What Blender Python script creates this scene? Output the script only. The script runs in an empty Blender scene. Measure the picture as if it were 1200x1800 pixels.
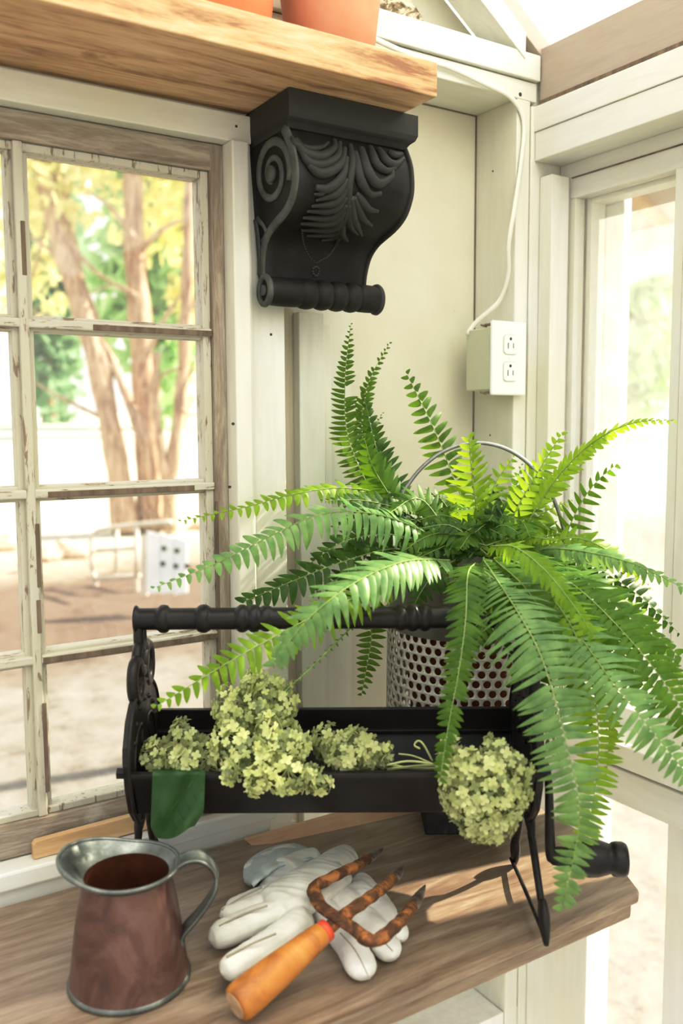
import bpy, bmesh, math, random
from mathutils import Vector, Matrix, noise
R = random.Random(7)
C = bpy.context.scene.collection
sc = bpy.context.scene
V = Vector
CZ = 1.45            # height of the camera above the floor; the scene is built relative to the camera, then lifted

# ------------------------------------------------------------------ camera maths
YAW, PIT, ROL, F = 0.56895, 0.09853, -0.00541, 1573.28
def _axes():
    cy, sy, cp, sp = math.cos(YAW), math.sin(YAW), math.cos(PIT), math.sin(PIT)
    f = V((sy*cp, cy*cp, -sp)); rt = V((cy, -sy, 0)); up = rt.cross(f)
    c, s = math.cos(ROL), math.sin(ROL)
    return rt*c+up*s, -rt*s+up*c, f
RT, UP, FW = _axes()
def ray(px, py): return FW + RT*((px-600)/F) - UP*((py-900)/F)
def onX(px, py, v): r = ray(px, py); return r*(v/r.x)
def onY(px, py, v): r = ray(px, py); return r*(v/r.y)
def onZ(px, py, v): r = ray(px, py); return r*(v/r.z)
def at(px, py, d): return ray(px, py)*d
TZ = -0.55           # table top
def onT(px, py, h=0.0): return onZ(px, py, TZ+h)

# ------------------------------------------------------------------ materials
def newmat(name):
    m = bpy.data.materials.new(name); m.use_nodes = True
    nt = m.node_tree; b = nt.nodes['Principled BSDF']
    return m, nt, b
def N(nt, t, **k):
    n = nt.nodes.new(t)
    for a, v in k.items():
        if a in n.inputs: n.inputs[a].default_value = v
        else: setattr(n, a, v)
    return n
def ramp(nt, stops, interp='LINEAR'):
    r = nt.nodes.new('ShaderNodeValToRGB'); cr = r.color_ramp; cr.interpolation = interp
    while len(cr.elements) < len(stops): cr.elements.new(0.5)
    for e, (p, c) in zip(cr.elements, stops):
        e.position = p; e.color = (*c, 1) if len(c) == 3 else c
    return r
def coords(nt, scale=(1, 1, 1), rot=(0, 0, 0), kind='Object'):
    tc = nt.nodes.new('ShaderNodeTexCoord'); mp = nt.nodes.new('ShaderNodeMapping')
    mp.inputs['Scale'].default_value = scale; mp.inputs['Rotation'].default_value = rot
    nt.links.new(tc.outputs[kind], mp.inputs[0]); return mp
def noisetex(nt, mp, scale, detail=5, rough=0.6, dist=0.0):
    n = N(nt, 'ShaderNodeTexNoise'); n.inputs['Scale'].default_value = scale
    n.inputs['Detail'].default_value = detail; n.inputs['Roughness'].default_value = rough
    n.inputs['Distortion'].default_value = dist
    nt.links.new(mp.outputs[0], n.inputs['Vector']); return n
def bump(nt, b, src, strength=0.3, dist=0.002):
    bp = N(nt, 'ShaderNodeBump'); bp.inputs['Strength'].default_value = strength; bp.inputs['Distance'].default_value = dist
    nt.links.new(src, bp.inputs['Height']); nt.links.new(bp.outputs[0], b.inputs['Normal'])
def mixc(nt, fac, a, b_):
    m = N(nt, 'ShaderNodeMix', data_type='RGBA')
    for sock, val in ((m.inputs[0], fac), (m.inputs[6], a), (m.inputs[7], b_)):
        if hasattr(val, 'links') or hasattr(val, 'is_linked'): nt.links.new(val, sock)
        elif isinstance(val, tuple): sock.default_value = (*val, 1)
        else: sock.default_value = val
    return m.outputs[2]

def noisy(name, stops, scale=20, stretch=(1, 1, 1), rough=0.6, metal=0.0, bumpk=0.2, detail=6, dist=0.0, bdist=0.002, rot=(0, 0, 0), spec=0.5):
    m, nt, b = newmat(name); mp = coords(nt, stretch, rot); n = noisetex(nt, mp, scale, detail, 0.62, dist)
    r = ramp(nt, stops); nt.links.new(n.outputs[0], r.inputs[0]); nt.links.new(r.outputs[0], b.inputs['Base Color'])
    b.inputs['Roughness'].default_value = rough; b.inputs['Metallic'].default_value = metal
    b.inputs['Specular IOR Level'].default_value = spec
    if bumpk: bump(nt, b, n.outputs[0], bumpk, bdist)
    return m

def wood(name, stops, axis='X', scale=6, rough=0.6, bumpk=0.35, knots=True, spots=None):
    st = {'X': (1, 9, 9), 'Y': (9, 1, 9), 'Z': (9, 9, 1)}[axis]
    m, nt, b = newmat(name); mp = coords(nt, st); n = noisetex(nt, mp, scale, 8, 0.65, 0.9)
    fine = noisetex(nt, mp, scale*7, 4, 0.7, 0.3)
    a = N(nt, 'ShaderNodeMath', operation='MULTIPLY_ADD'); nt.links.new(fine.outputs[0], a.inputs[0]); a.inputs[1].default_value = 0.35
    nt.links.new(n.outputs[0], a.inputs[2])
    s = N(nt, 'ShaderNodeMath', operation='SUBTRACT'); nt.links.new(a.outputs[0], s.inputs[0]); s.inputs[1].default_value = 0.17
    r = ramp(nt, stops); nt.links.new(s.outputs[0], r.inputs[0]); col = r.outputs[0]
    if knots:
        mp2 = coords(nt, (1, 1, 1)); v = N(nt, 'ShaderNodeTexVoronoi'); v.inputs['Scale'].default_value = 7.5
        mpk = coords(nt, tuple(0.6 if c == axis else 1.6 for c in 'XYZ')); nt.links.new(mpk.outputs[0], v.inputs['Vector'])
        kr = ramp(nt, [(0.0, (1, 1, 1)), (0.09, (0.85, 0.85, 0.85)), (0.17, (0.15, 0.15, 0.15)), (0.24, (0, 0, 0))]); nt.links.new(v.outputs['Distance'], kr.inputs[0])
        col = mixc(nt, kr.outputs[0], col, tuple(c*0.55 for c in stops[0][1]))
    if spots:
        ns = noisetex(nt, coords(nt), spots[0], 5, 0.6); sr = ramp(nt, [(spots[1], (0, 0, 0)), (spots[1]+0.12, (1, 1, 1))])
        nt.links.new(ns.outputs[0], sr.inputs[0]); col = mixc(nt, sr.outputs[0], col, spots[2])
    nt.links.new(col, b.inputs['Base Color']); b.inputs['Roughness'].default_value = rough
    b.inputs['Specular IOR Level'].default_value = 0.3
    bump(nt, b, a.outputs[0], bumpk, 0.0015); return m

def painted(name, col, under=(0.25, 0.2, 0.14), chip=0.74, axis='X', rough=0.5, tint=None):
    """old brushed paint with fine streaks, mottling and small chips"""
    st = {'X': (1, 7, 7), 'Y': (7, 1, 7), 'Z': (7, 7, 1), 'N': (1, 1, 1)}[axis]
    m, nt, b = newmat(name); mp = coords(nt, st); mp1 = coords(nt)
    n = noisetex(nt, mp, 9, 6, 0.6, 0.4); n2 = noisetex(nt, mp1, 5, 4, 0.5)
    r = ramp(nt, [(0.3, tuple(c*0.9 for c in col)), (0.62, col)]); nt.links.new(n.outputs[0], r.inputs[0])
    t = tint or (col[0]*0.93, col[1]*0.91, col[2]*0.80)
    r2 = ramp(nt, [(0.42, (0, 0, 0)), (0.7, (0.8, 0.8, 0.8))]); nt.links.new(n2.outputs[0], r2.inputs[0])
    c = mixc(nt, r2.outputs[0], r.outputs[0], t)
    nc = noisetex(nt, mp, 22, 8, 0.72, 0.6); rc = ramp(nt, [(chip, (0, 0, 0)), (chip+0.02, (1, 1, 1))]); nt.links.new(nc.outputs[0], rc.inputs[0])
    c = mixc(nt, rc.outputs[0], c, under)
    nt.links.new(c, b.inputs['Base Color']); b.inputs['Roughness'].default_value = rough; b.inputs['Specular IOR Level'].default_value = 0.35
    a = N(nt, 'ShaderNodeMath', operation='MULTIPLY_ADD'); nt.links.new(rc.outputs[0], a.inputs[0]); a.inputs[1].default_value = -0.6; nt.links.new(n.outputs[0], a.inputs[2])
    bump(nt, b, a.outputs[0], 0.35, 0.0012); return m

cream = painted('cream_paint', (0.755, 0.765, 0.70), chip=0.76, axis='Z')
creamH = painted('cream_paint_long', (0.76, 0.775, 0.71), chip=0.75, axis='X')
creamY = painted('cream_paint_beam', (0.77, 0.78, 0.735), chip=0.77, axis='Y')
sun_patch_peach = wood('painted_sun_patch', [(0.3, (0.60, 0.36, 0.22)), (0.7, (0.80, 0.58, 0.42))], 'X', 6, 0.7, 0.3, True)  # peach wood grain with the sunlight put into its colour
white_sill = painted('white_sill_paint', (0.82, 0.84, 0.82), chip=0.8, axis='X')
lowwhite = painted('lower_white_paint', (0.84, 0.85, 0.83), chip=0.8, axis='Z')
plaster = painted('plaster', (0.75, 0.735, 0.61), under=(0.5, 0.42, 0.28), chip=0.70, axis='N', rough=0.8, tint=(0.67, 0.64, 0.53))
mauve = painted('mauve_brown_paint', (0.43, 0.375, 0.33), under=(0.2, 0.16, 0.13), chip=0.8, axis='Y')
tanrafter = painted('tan_rafter', (0.53, 0.46, 0.40), chip=0.8, axis='X')
sash_grey = painted('peeling_grey_paint', (0.56, 0.545, 0.47), under=(0.27, 0.21, 0.145), chip=0.575, axis='X')
sash_greyv = painted('peeling_grey_paint_upright', (0.55, 0.535, 0.455), under=(0.27, 0.21, 0.145), chip=0.575, axis='Z')
sash_wood = wood('weathered_grey_wood', [(0.2, (0.16, 0.12, 0.085)), (0.5, (0.33, 0.28, 0.215)), (0.75, (0.52, 0.48, 0.40))], 'X', 8, 0.8, 0.8, False, spots=(9, 0.66, (0.6, 0.6, 0.53)))
sash_woodv = wood('weathered_grey_wood_upright', [(0.2, (0.16, 0.12, 0.085)), (0.5, (0.34, 0.29, 0.22)), (0.75, (0.52, 0.48, 0.40))], 'Z', 8, 0.8, 0.8, False, spots=(9, 0.62, (0.6, 0.6, 0.53)))
pine = wood('honey_pine', [(0.34, (0.31, 0.165, 0.09)), (0.43, (0.50, 0.305, 0.165)), (0.53, (0.64, 0.43, 0.25)), (0.68, (0.74, 0.555, 0.36))], 'X', 4.5, 0.5, 0.35, spots=(11, 0.66, (0.36, 0.19, 0.09)))
table_wood = wood('brown_table_wood', [(0.26, (0.13, 0.085, 0.053)), (0.42, (0.225, 0.158, 0.103)), (0.55, (0.30, 0.225, 0.158)), (0.75, (0.42, 0.34, 0.26))], 'X', 5.0, 0.30, 0.3, True, spots=(3.2, 0.56, (0.40, 0.33, 0.27)))
tan_strip = wood('raw_tan_wood', [(0.3, (0.55, 0.36, 0.18)), (0.7, (0.72, 0.53, 0.31))], 'X', 6, 0.7, 0.3, False)
peeled = noisy('peeled_panel', [(0.35, (0.10, 0.07, 0.04)), (0.46, (0.26, 0.2, 0.12)), (0.52, (0.62, 0.56, 0.42)), (0.7, (0.75, 0.72, 0.6))], 26, (1, 1, 2), 0.8, 0, 0.8, dist=1.5)
iron = noisy('black_iron', [(0.3, (0.010, 0.009, 0.009)), (0.7, (0.030, 0.025, 0.023))], 60, rough=0.42, bumpk=0.25, bdist=0.0006, spec=0.3)
blackpaint = noisy('black_tray_paint', [(0.3, (0.010, 0.009, 0.010)), (0.7, (0.022, 0.018, 0.018))], 30, rough=0.35, bumpk=0.15, bdist=0.0005, spec=0.32)
corbelm = noisy('black_carved_paint', [(0.3, (0.010, 0.009, 0.009)), (0.72, (0.024, 0.021, 0.020)), (0.9, (0.06, 0.052, 0.045))], 24, rough=0.55, bumpk=0.3, bdist=0.001, spec=0.25)
_nt = corbelm.node_tree; _b = _nt.nodes['Principled BSDF']; _g = N(_nt, 'ShaderNodeNewGeometry'); _pr = ramp(_nt, [(0.52, (0, 0, 0)), (0.62, (1, 1, 1))]); _nt.links.new(_g.outputs['Pointiness'], _pr.inputs[0])
_old = _b.inputs['Base Color'].links[0].from_socket; _nt.links.new(mixc(_nt, _pr.outputs[0], _old, (0.075, 0.078, 0.07)), _b.inputs['Base Color'])
corbelside = noisy('worn_grey_carved_paint', [(0.3, (0.05, 0.055, 0.05)), (0.7, (0.13, 0.14, 0.125))], 40, rough=0.6, bumpk=0.3, bdist=0.001)
blockm = noisy('charred_block', [(0.3, (0.006, 0.006, 0.007)), (0.6, (0.022, 0.020, 0.022)), (0.75, (0.07, 0.065, 0.07))], 70, rough=0.7, bumpk=0.8)
terra = noisy('terracotta', [(0.3, (0.50, 0.22, 0.12)), (0.7, (0.62, 0.32, 0.20))], 8, rough=0.8, bumpk=0.1)
terra2 = noisy('orange_terracotta', [(0.3, (0.58, 0.20, 0.08)), (0.7, (0.70, 0.29, 0.14))], 8, rough=0.8, bumpk=0.1)
redpot = noisy('dark_red_clay', [(0.3, (0.16, 0.035, 0.02)), (0.7, (0.26, 0.07, 0.04))], 12, rough=0.8, bumpk=0.1)
soil = noisy('potting_soil', [(0.3, (0.02, 0.013, 0.008)), (0.7, (0.09, 0.06, 0.04))], 90, rough=0.95, bumpk=1.0, bdist=0.004)
galv = noisy('galvanised_steel', [(0.3, (0.30, 0.31, 0.29)), (0.7, (0.50, 0.50, 0.47))], 16, rough=0.42, metal=0.75, bumpk=0.1)
palesteel = noisy('pale_perforated_steel', [(0.3, (0.50, 0.49, 0.44)), (0.7, (0.68, 0.66, 0.60))], 20, rough=0.5, metal=0.25, bumpk=0.1)
wirem = noisy('grey_wire', [(0.3, (0.24, 0.25, 0.25)), (0.7, (0.38, 0.39, 0.38))], 60, rough=0.4, metal=0.6, bumpk=0.1)
copper = noisy('aged_copper', [(0.30, (0.075, 0.045, 0.040)), (0.44, (0.15, 0.075, 0.060)), (0.56, (0.20, 0.115, 0.095)), (0.66, (0.17, 0.085, 0.060)), (0.8, (0.27, 0.22, 0.21))], 16, (1, 1, 0.8), 0.38, 0.3, 0.2, dist=1.6, bdist=0.001)
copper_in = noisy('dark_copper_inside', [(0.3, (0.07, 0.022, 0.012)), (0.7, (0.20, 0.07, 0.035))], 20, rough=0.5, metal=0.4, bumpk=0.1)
tin = noisy('tarnished_tin', [(0.3, (0.10, 0.11, 0.10)), (0.55, (0.20, 0.22, 0.205)), (0.75, (0.40, 0.43, 0.41))], 34, rough=0.4, metal=0.7, bumpk=0.2, bdist=0.0008)
rust = noisy('rusty_iron', [(0.30, (0.055, 0.028, 0.018)), (0.48, (0.15, 0.065, 0.03)), (0.62, (0.45, 0.19, 0.05)), (0.78, (0.26, 0.17, 0.13))], 55, rough=0.8, metal=0.2, bumpk=0.8, dist=0.8, bdist=0.002)
steelworn = noisy('worn_steel_tip', [(0.35, (0.11, 0.08, 0.065)), (0.6, (0.30, 0.25, 0.22)), (0.75, (0.45, 0.4, 0.36))], 50, rough=0.5, metal=0.5, bumpk=0.4)
orangewood = noisy('orange_varnished_wood', [(0.28, (0.25, 0.09, 0.02)), (0.46, (0.52, 0.22, 0.045)), (0.8, (0.66, 0.35, 0.10))], 14, (1, 1, 1), 0.4, 0, 0.15, dist=1.2)
endgrain = noisy('handle_end_grain', [(0.3, (0.40, 0.26, 0.15)), (0.7, (0.62, 0.47, 0.32))], 60, rough=0.7)
redpaint = noisy('red_paint', [(0.3, (0.60, 0.06, 0.02)), (0.7, (0.75, 0.13, 0.05))], 30, rough=0.5)
leather = noisy('white_glove_leather', [(0.3, (0.60, 0.60, 0.53)), (0.7, (0.76, 0.76, 0.70))], 30, rough=0.65, bumpk=0.35, bdist=0.0008)
leather2 = noisy('white_glove_leather_cool', [(0.3, (0.66, 0.66, 0.62)), (0.7, (0.79, 0.79, 0.76))], 30, rough=0.65, bumpk=0.35, bdist=0.0008)
cuffm = noisy('blue_grey_suede', [(0.3, (0.42, 0.49, 0.48)), (0.7, (0.60, 0.66, 0.64))], 40, rough=0.9, bumpk=0.3)
outwhite = noisy('white_outlet_plastic', [(0.3, (0.80, 0.81, 0.78)), (0.7, (0.84, 0.85, 0.82))], 4, rough=0.3, bumpk=0.0)
boxm = noisy('cream_box_paint', [(0.3, (0.55, 0.57, 0.44)), (0.7, (0.61, 0.63, 0.50))], 9, rough=0.5, bumpk=0.05)
cablem = noisy('painted_cable', [(0.3, (0.70, 0.70, 0.61)), (0.7, (0.79, 0.79, 0.70))], 20, rough=0.5, bumpk=0.1)
darkslot = noisy('dark_slot', [(0.3, (0.03, 0.03, 0.025)), (0.7, (0.05, 0.05, 0.04))], 9, rough=0.7, bumpk=0)
darkgap = noisy('dark_gap_wood', [(0.3, (0.10, 0.07, 0.045)), (0.7, (0.26, 0.2, 0.14))], 9, (8, 8, 1), rough=0.8, bumpk=0.3)
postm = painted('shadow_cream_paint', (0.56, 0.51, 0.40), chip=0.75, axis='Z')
brass = noisy('old_screw', [(0.3, (0.16, 0.13, 0.09)), (0.7, (0.4, 0.36, 0.28))], 60, rough=0.4, metal=0.8, bumpk=0)
bark = noisy('bark', [(0.35, (0.26, 0.165, 0.11)), (0.6, (0.62, 0.45, 0.32))], 5, (4, 4, 0.5), rough=0.9, bumpk=0.8, bdist=0.02)
stone = noisy('tan_rock', [(0.3, (0.42, 0.27, 0.17)), (0.7, (0.72, 0.58, 0.44))], 4, rough=0.9)
whiteobj = noisy('white_outdoor_paint', [(0.3, (0.75, 0.78, 0.8)), (0.7, (0.85, 0.87, 0.88))], 4, rough=0.6, bumpk=0)
palepipe = noisy('pale_metal_pipe', [(0.3, (0.55, 0.5, 0.42)), (0.7, (0.72, 0.66, 0.56))], 6, rough=0.6, bumpk=0)
leatherSeam = noisy('glove_seam', [(0.3, (0.3, 0.27, 0.2)), (0.7, (0.4, 0.36, 0.28))], 30, rough=0.8, bumpk=0)

def leafmat(name, dark, light, trans=0.45, rough=0.4, tr_col=None, scale=60):
    m, nt, b = newmat(name); mp = coords(nt); n = noisetex(nt, mp, scale, 3, 0.6)
    r = ramp(nt, [(0.3, dark), (0.72, light)]); nt.links.new(n.outputs[0], r.inputs[0])
    oi = N(nt, 'ShaderNodeObjectInfo'); hs = N(nt, 'ShaderNodeHueSaturation')
    mr = N(nt, 'ShaderNodeMapRange'); mr.inputs['To Min'].default_value = 0.82; mr.inputs['To Max'].default_value = 1.2
    nt.links.new(oi.outputs['Random'], mr.inputs['Value']); nt.links.new(mr.outputs[0], hs.inputs['Value']); nt.links.new(r.outputs[0], hs.inputs['Color'])
    nt.links.new(hs.outputs[0], b.inputs['Base Color']); b.inputs['Roughness'].default_value = rough; b.inputs['Specular IOR Level'].default_value = 0.35
    t = N(nt, 'ShaderNodeBsdfTranslucent'); tc = tr_col or (min(1, light[0]*1.7), min(1, light[1]*1.5), light[2]*0.7)
    t.inputs['Color'].default_value = (*tc, 1)
    mx = N(nt, 'ShaderNodeMixShader'); mx.inputs[0].default_value = trans
    nt.links.new(b.outputs[0], mx.inputs[1]); nt.links.new(t.outputs[0], mx.inputs[2])
    nt.links.new(mx.outputs[0], nt.nodes['Material Output'].inputs[0]); return m
f_mid = leafmat('fern_green', (0.035, 0.115, 0.008), (0.13, 0.26, 0.022), 0.35, 0.5)
f_dark = leafmat('fern_dark_green', (0.014, 0.052, 0.005), (0.055, 0.14, 0.012), 0.28, 0.5)
f_bright = leafmat('fern_yellow_green', (0.12, 0.25, 0.012), (0.28, 0.43, 0.04), 0.42, 0.5)
f_pale = leafmat('fern_pale_green', (0.085, 0.20, 0.07), (0.25, 0.40, 0.15), 0.28, 0.42)
rachism = noisy('fern_stem', [(0.3, (0.16, 0.24, 0.06)), (0.7, (0.3, 0.38, 0.13))], 50, rough=0.6, bumpk=0)
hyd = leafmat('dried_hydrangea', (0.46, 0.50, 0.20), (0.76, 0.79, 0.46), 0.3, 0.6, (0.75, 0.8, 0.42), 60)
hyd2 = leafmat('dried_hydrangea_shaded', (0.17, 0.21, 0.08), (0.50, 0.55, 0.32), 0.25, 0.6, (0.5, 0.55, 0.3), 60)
bigleaf = leafmat('dark_hydrangea_leaf', (0.02, 0.07, 0.018), (0.055, 0.135, 0.04), 0.15, 0.45, None, 25)
stemm = noisy('pale_flower_stem', [(0.3, (0.36, 0.38, 0.16)), (0.7, (0.5, 0.52, 0.26))], 50, rough=0.7, bumpk=0)
tree_leaf = leafmat('sunlit_tree_leaf', (0.42, 0.46, 0.16), (0.90, 0.84, 0.46), 0.5, 0.7, (1.0, 0.95, 0.55), 1.2)
tree_leaf2 = leafmat('far_green_leaf', (0.28, 0.44, 0.20), (0.62, 0.76, 0.42), 0.5, 0.7, (0.6, 0.8, 0.45), 0.6)
tree_dark = leafmat('shaded_far_leaf', (0.14, 0.28, 0.16), (0.38, 0.55, 0.32), 0.4, 0.7, (0.4, 0.6, 0.35), 0.8)

def glassmat(name, haze=0.0, col=(0.93, 0.93, 0.88)):
    m = bpy.data.materials.new(name); m.use_nodes = True; nt = m.node_tree; nt.nodes.clear()
    out = N(nt, 'ShaderNodeOutputMaterial'); t = N(nt, 'ShaderNodeBsdfTransparent'); g = N(nt, 'ShaderNodeBsdfGlossy')
    g.inputs['Roughness'].default_value = 0.03; lw = N(nt, 'ShaderNodeLayerWeight'); lw.inputs[0].default_value = 0.5
    pw = N(nt, 'ShaderNodeMath', operation='POWER'); nt.links.new(lw.outputs['Facing'], pw.inputs[0]); pw.inputs[1].default_value = 5
    fr = N(nt, 'ShaderNodeMath', operation='MULTIPLY_ADD'); nt.links.new(pw.outputs[0], fr.inputs[0]); fr.inputs[1].default_value = 0.8; fr.inputs[2].default_value = 0.03
    mx = N(nt, 'ShaderNodeMixShader'); nt.links.new(fr.outputs[0], mx.inputs[0]); nt.links.new(t.outputs[0], mx.inputs[1]); nt.links.new(g.outputs[0], mx.inputs[2])
    d = N(nt, 'ShaderNodeBsdfDiffuse'); d.inputs[0].default_value = (*col, 1); tl = N(nt, 'ShaderNodeBsdfTranslucent'); tl.inputs[0].default_value = (*col, 1)
    m1 = N(nt, 'ShaderNodeMixShader'); m1.inputs[0].default_value = 0.6; nt.links.new(d.outputs[0], m1.inputs[1]); nt.links.new(tl.outputs[0], m1.inputs[2])
    mp = coords(nt); n = noisetex(nt, mp, 14, 6, 0.65); r = ramp(nt, [(0.35, (haze*0.6,)*3), (0.75, (haze*1.6,)*3)]); nt.links.new(n.outputs[0], r.inputs[0])
    m2 = N(nt, 'ShaderNodeMixShader'); nt.links.new(r.outputs[0], m2.inputs[0]); nt.links.new(mx.outputs[0], m2.inputs[1]); nt.links.new(m1.outputs[0], m2.inputs[2])
    nt.links.new(m2.outputs[0], out.inputs[0]); return m
glass1 = glassmat('clear_old_glass', 0.05)
glass2 = glassmat('dusty_glass', 0.13)
# translucent roof sheet with specks
roofm, _nt, _b = newmat('translucent_roof_sheet')
_n = noisetex(_nt, coords(_nt), 60, 4, 0.7); _r = ramp(_nt, [(0.70, (0.66, 0.68, 0.70)), (0.74, (0.25, 0.22, 0.2))]); _nt.links.new(_n.outputs[0], _r.inputs[0])
_t = N(_nt, 'ShaderNodeBsdfTranslucent'); _nt.links.new(_r.outputs[0], _t.inputs[0])
_tp = N(_nt, 'ShaderNodeBsdfTransparent'); _mx0 = N(_nt, 'ShaderNodeMixShader'); _mx0.inputs[0].default_value = 0.0
_nt.links.new(_t.outputs[0], _mx0.inputs[1]); _nt.links.new(_tp.outputs[0], _mx0.inputs[2])
_mx = N(_nt, 'ShaderNodeMixShader'); _mx.inputs[0].default_value = 0.12; _nt.links.new(_r.outputs[0], _b.inputs['Base Color'])
_nt.links.new(_mx0.outputs[0], _mx.inputs[1]); _nt.links.new(_b.outputs[0], _mx.inputs[2]); _nt.links.new(_mx.outputs[0], _nt.nodes['Material Output'].inputs[0])
# outdoor ground: pale sand near, brown soil further out, bleached grass beyond
groundm, _nt, _b = newmat('sandy_ground')
_mp = coords(_nt); _n = noisetex(_nt, _mp, 1.6, 8, 0.7); _sx = N(_nt, 'ShaderNodeSeparateXYZ'); _nt.links.new(_mp.outputs[0], _sx.inputs[0])
_a = N(_nt, 'ShaderNodeMath', operation='MULTIPLY_ADD'); _nt.links.new(_n.outputs[0], _a.inputs[0]); _a.inputs[1].default_value = 2.6; _nt.links.new(_sx.outputs[1], _a.inputs[2])
_m = N(_nt, 'ShaderNodeMapRange'); _m.inputs['From Min'].default_value = 0; _m.inputs['From Max'].default_value = 20; _nt.links.new(_a.outputs[0], _m.inputs['Value'])
_r = ramp(_nt, [(0.0, (0.25, 0.235, 0.21)), (0.32, (0.25, 0.235, 0.205)), (0.38, (0.15, 0.105, 0.075)), (0.50, (0.17, 0.122, 0.09)), (0.56, (0.42, 0.37, 0.28)), (0.66, (0.62, 0.61, 0.52)), (1.0, (0.66, 0.68, 0.58))]); _nt.links.new(_m.outputs[0], _r.inputs[0])
_n2 = noisetex(_nt, _mp, 6, 9, 0.85); _r2 = ramp(_nt, [(0.34, (0.30, 0.24, 0.20)), (0.47, (0.8, 0.76, 0.72)), (0.6, (1, 1, 1)), (0.75, (1.2, 1.2, 1.2))]); _nt.links.new(_n2.outputs[0], _r2.inputs[0])
_mm = N(_nt, 'ShaderNodeMix', data_type='RGBA', blend_type='MULTIPLY'); _mm.inputs[0].default_value = 0.9; _nt.links.new(_r.outputs[0], _mm.inputs[6]); _nt.links.new(_r2.outputs[0], _mm.inputs[7])
_nt.links.new(_mm.outputs[2], _b.inputs['Base Color']); _b.inputs['Roughness'].default_value = 0.95; bump(_nt, _b, _n2.outputs[0], 0.5, 0.02)
floorm = noisy('pea_gravel_floor', [(0.3, (0.42, 0.38, 0.33)), (0.7, (0.74, 0.70, 0.63))], 60, rough=0.9, bumpk=0.6, bdist=0.006)

# ------------------------------------------------------------------ mesh helpers
def woff(o):
    v = V((0, 0, 0))
    while o is not None: v += o.location; o = o.parent
    return v
def obj(name, bm, m, parent=None, smooth=False, label=None, bevel=0, sub=0, kind=None):
    off = woff(parent)
    bmesh.ops.recalc_face_normals(bm, faces=bm.faces[:])
    if off.length: bmesh.ops.translate(bm, verts=bm.verts[:], vec=-off)
    me = bpy.data.meshes.new(name); bm.to_mesh(me); bm.free()
    ms = m if isinstance(m, (list, tuple)) else [m]
    for x in ms: me.materials.append(x)
    if smooth: me.polygons.foreach_set('use_smooth', [True]*len(me.polygons))
    o = bpy.data.objects.new(name, me); C.objects.link(o)
    if parent: o.parent = parent
    if bevel:
        b = o.modifiers.new('Bevel', 'BEVEL'); b.width = bevel; b.segments = 2; b.limit_method = 'ANGLE'; b.angle_limit = 0.7
    if sub:
        s = o.modifiers.new('Subsurf', 'SUBSURF'); s.levels = sub; s.render_levels = sub
    if label: o['label'] = label
    if kind: o['kind'] = kind
    return o
def tag(o, label, cat, group=None, kind=None):
    o['label'] = label; o['category'] = cat
    if group: o['group'] = group
    if kind: o['kind'] = kind
    return o
def thing(name, label, cat, loc, group=None):
    o = bpy.data.objects.new(name, None); C.objects.link(o); o.location = loc; o.empty_display_size = 0.05
    return tag(o, label, cat, group)
def struct(name, bm, m, parent=None, **k):
    o = obj(name, bm, m, parent, **k)
    if parent is None: o['kind'] = 'structure'
    return o
def B(): return bmesh.new()
def bx(bm, x0, x1, y0, y1, z0, z1, M=None, mi=0):
    vs = [bm.verts.new((x, y, z)) for x in (x0, x1) for y in (y0, y1) for z in (z0, z1)]
    fs = [(0, 1, 3, 2), (4, 6, 7, 5), (0, 4, 5, 1), (2, 3, 7, 6), (0, 2, 6, 4), (1, 5, 7, 3)]
    for f in fs: fc = bm.faces.new([vs[i] for i in f]); fc.material_index = mi
    if M:
        for v in vs: v.co = M(v.co) if callable(M) else M @ v.co
    return bm
def box(*a, **k): return bx(B(), *a, **k)
def spline(pts, n):
    P = [V(p) for p in pts]; P = [P[0]*2-P[1]] + P + [P[-1]*2-P[-2]]
    segs = len(P)-3; out = []
    for i in range(segs):
        for j in range(12):
            t = j/12; p0, p1, p2, p3 = P[i:i+4]
            out.append(0.5*((2*p1)+(p2-p0)*t+(2*p0-5*p1+4*p2-p3)*t*t+(3*p1-p0-3*p2+p3)*t**3))
    out.append(P[-2]); L = [0]
    for a, b in zip(out, out[1:]): L.append(L[-1]+(b-a).length)
    res = []; k = 0
    for i in range(n):
        s = L[-1]*i/(n-1)
        while k < len(L)-2 and L[k+1] < s: k += 1
        d = L[k+1]-L[k]; res.append(out[k].lerp(out[k+1], (s-L[k])/d if d else 0))
    return res
def tube(bm, pts, rad, seg=8, cap=True, flat=None, closed=False, mi=0):
    """rad number, list or function of t; flat=(vector, k) squashes the section along vector"""
    n = len(pts); rings = []; prev = None
    for i, p in enumerate(pts):
        if closed: t = (pts[(i+1) % n]-pts[i-1])
        else: t = (pts[min(i+1, n-1)]-pts[max(i-1, 0)])
        t = t.normalized() if t.length else V((0, 0, 1))
        if prev is None: a = t.orthogonal().normalized()
        else: a = (prev-t*prev.dot(t)); a = a.normalized() if a.length > 1e-6 else t.orthogonal().normalized()
        prev = a; b = t.cross(a)
        r = rad(i/(n-1)) if callable(rad) else (rad[i] if isinstance(rad, (list, tuple)) else rad)
        ring = []
        for k in range(seg):
            an = 2*math.pi*k/seg; o = (a*math.cos(an)+b*math.sin(an))*r
            if flat: fv, fk = flat; o = o-fv*(o.dot(fv)*(1-fk))
            ring.append(bm.verts.new(p+o))
        rings.append(ring)
    m = n if closed else n-1
    for i in range(m):
        r0, r1 = rings[i], rings[(i+1) % n]
        for k in range(seg):
            f = bm.faces.new((r0[k], r0[(k+1) % seg], r1[(k+1) % seg], r1[k])); f.material_index = mi
    if cap and not closed:
        for r in (rings[0], rings[-1]): f = bm.faces.new(r); f.material_index = mi
    return bm
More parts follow.
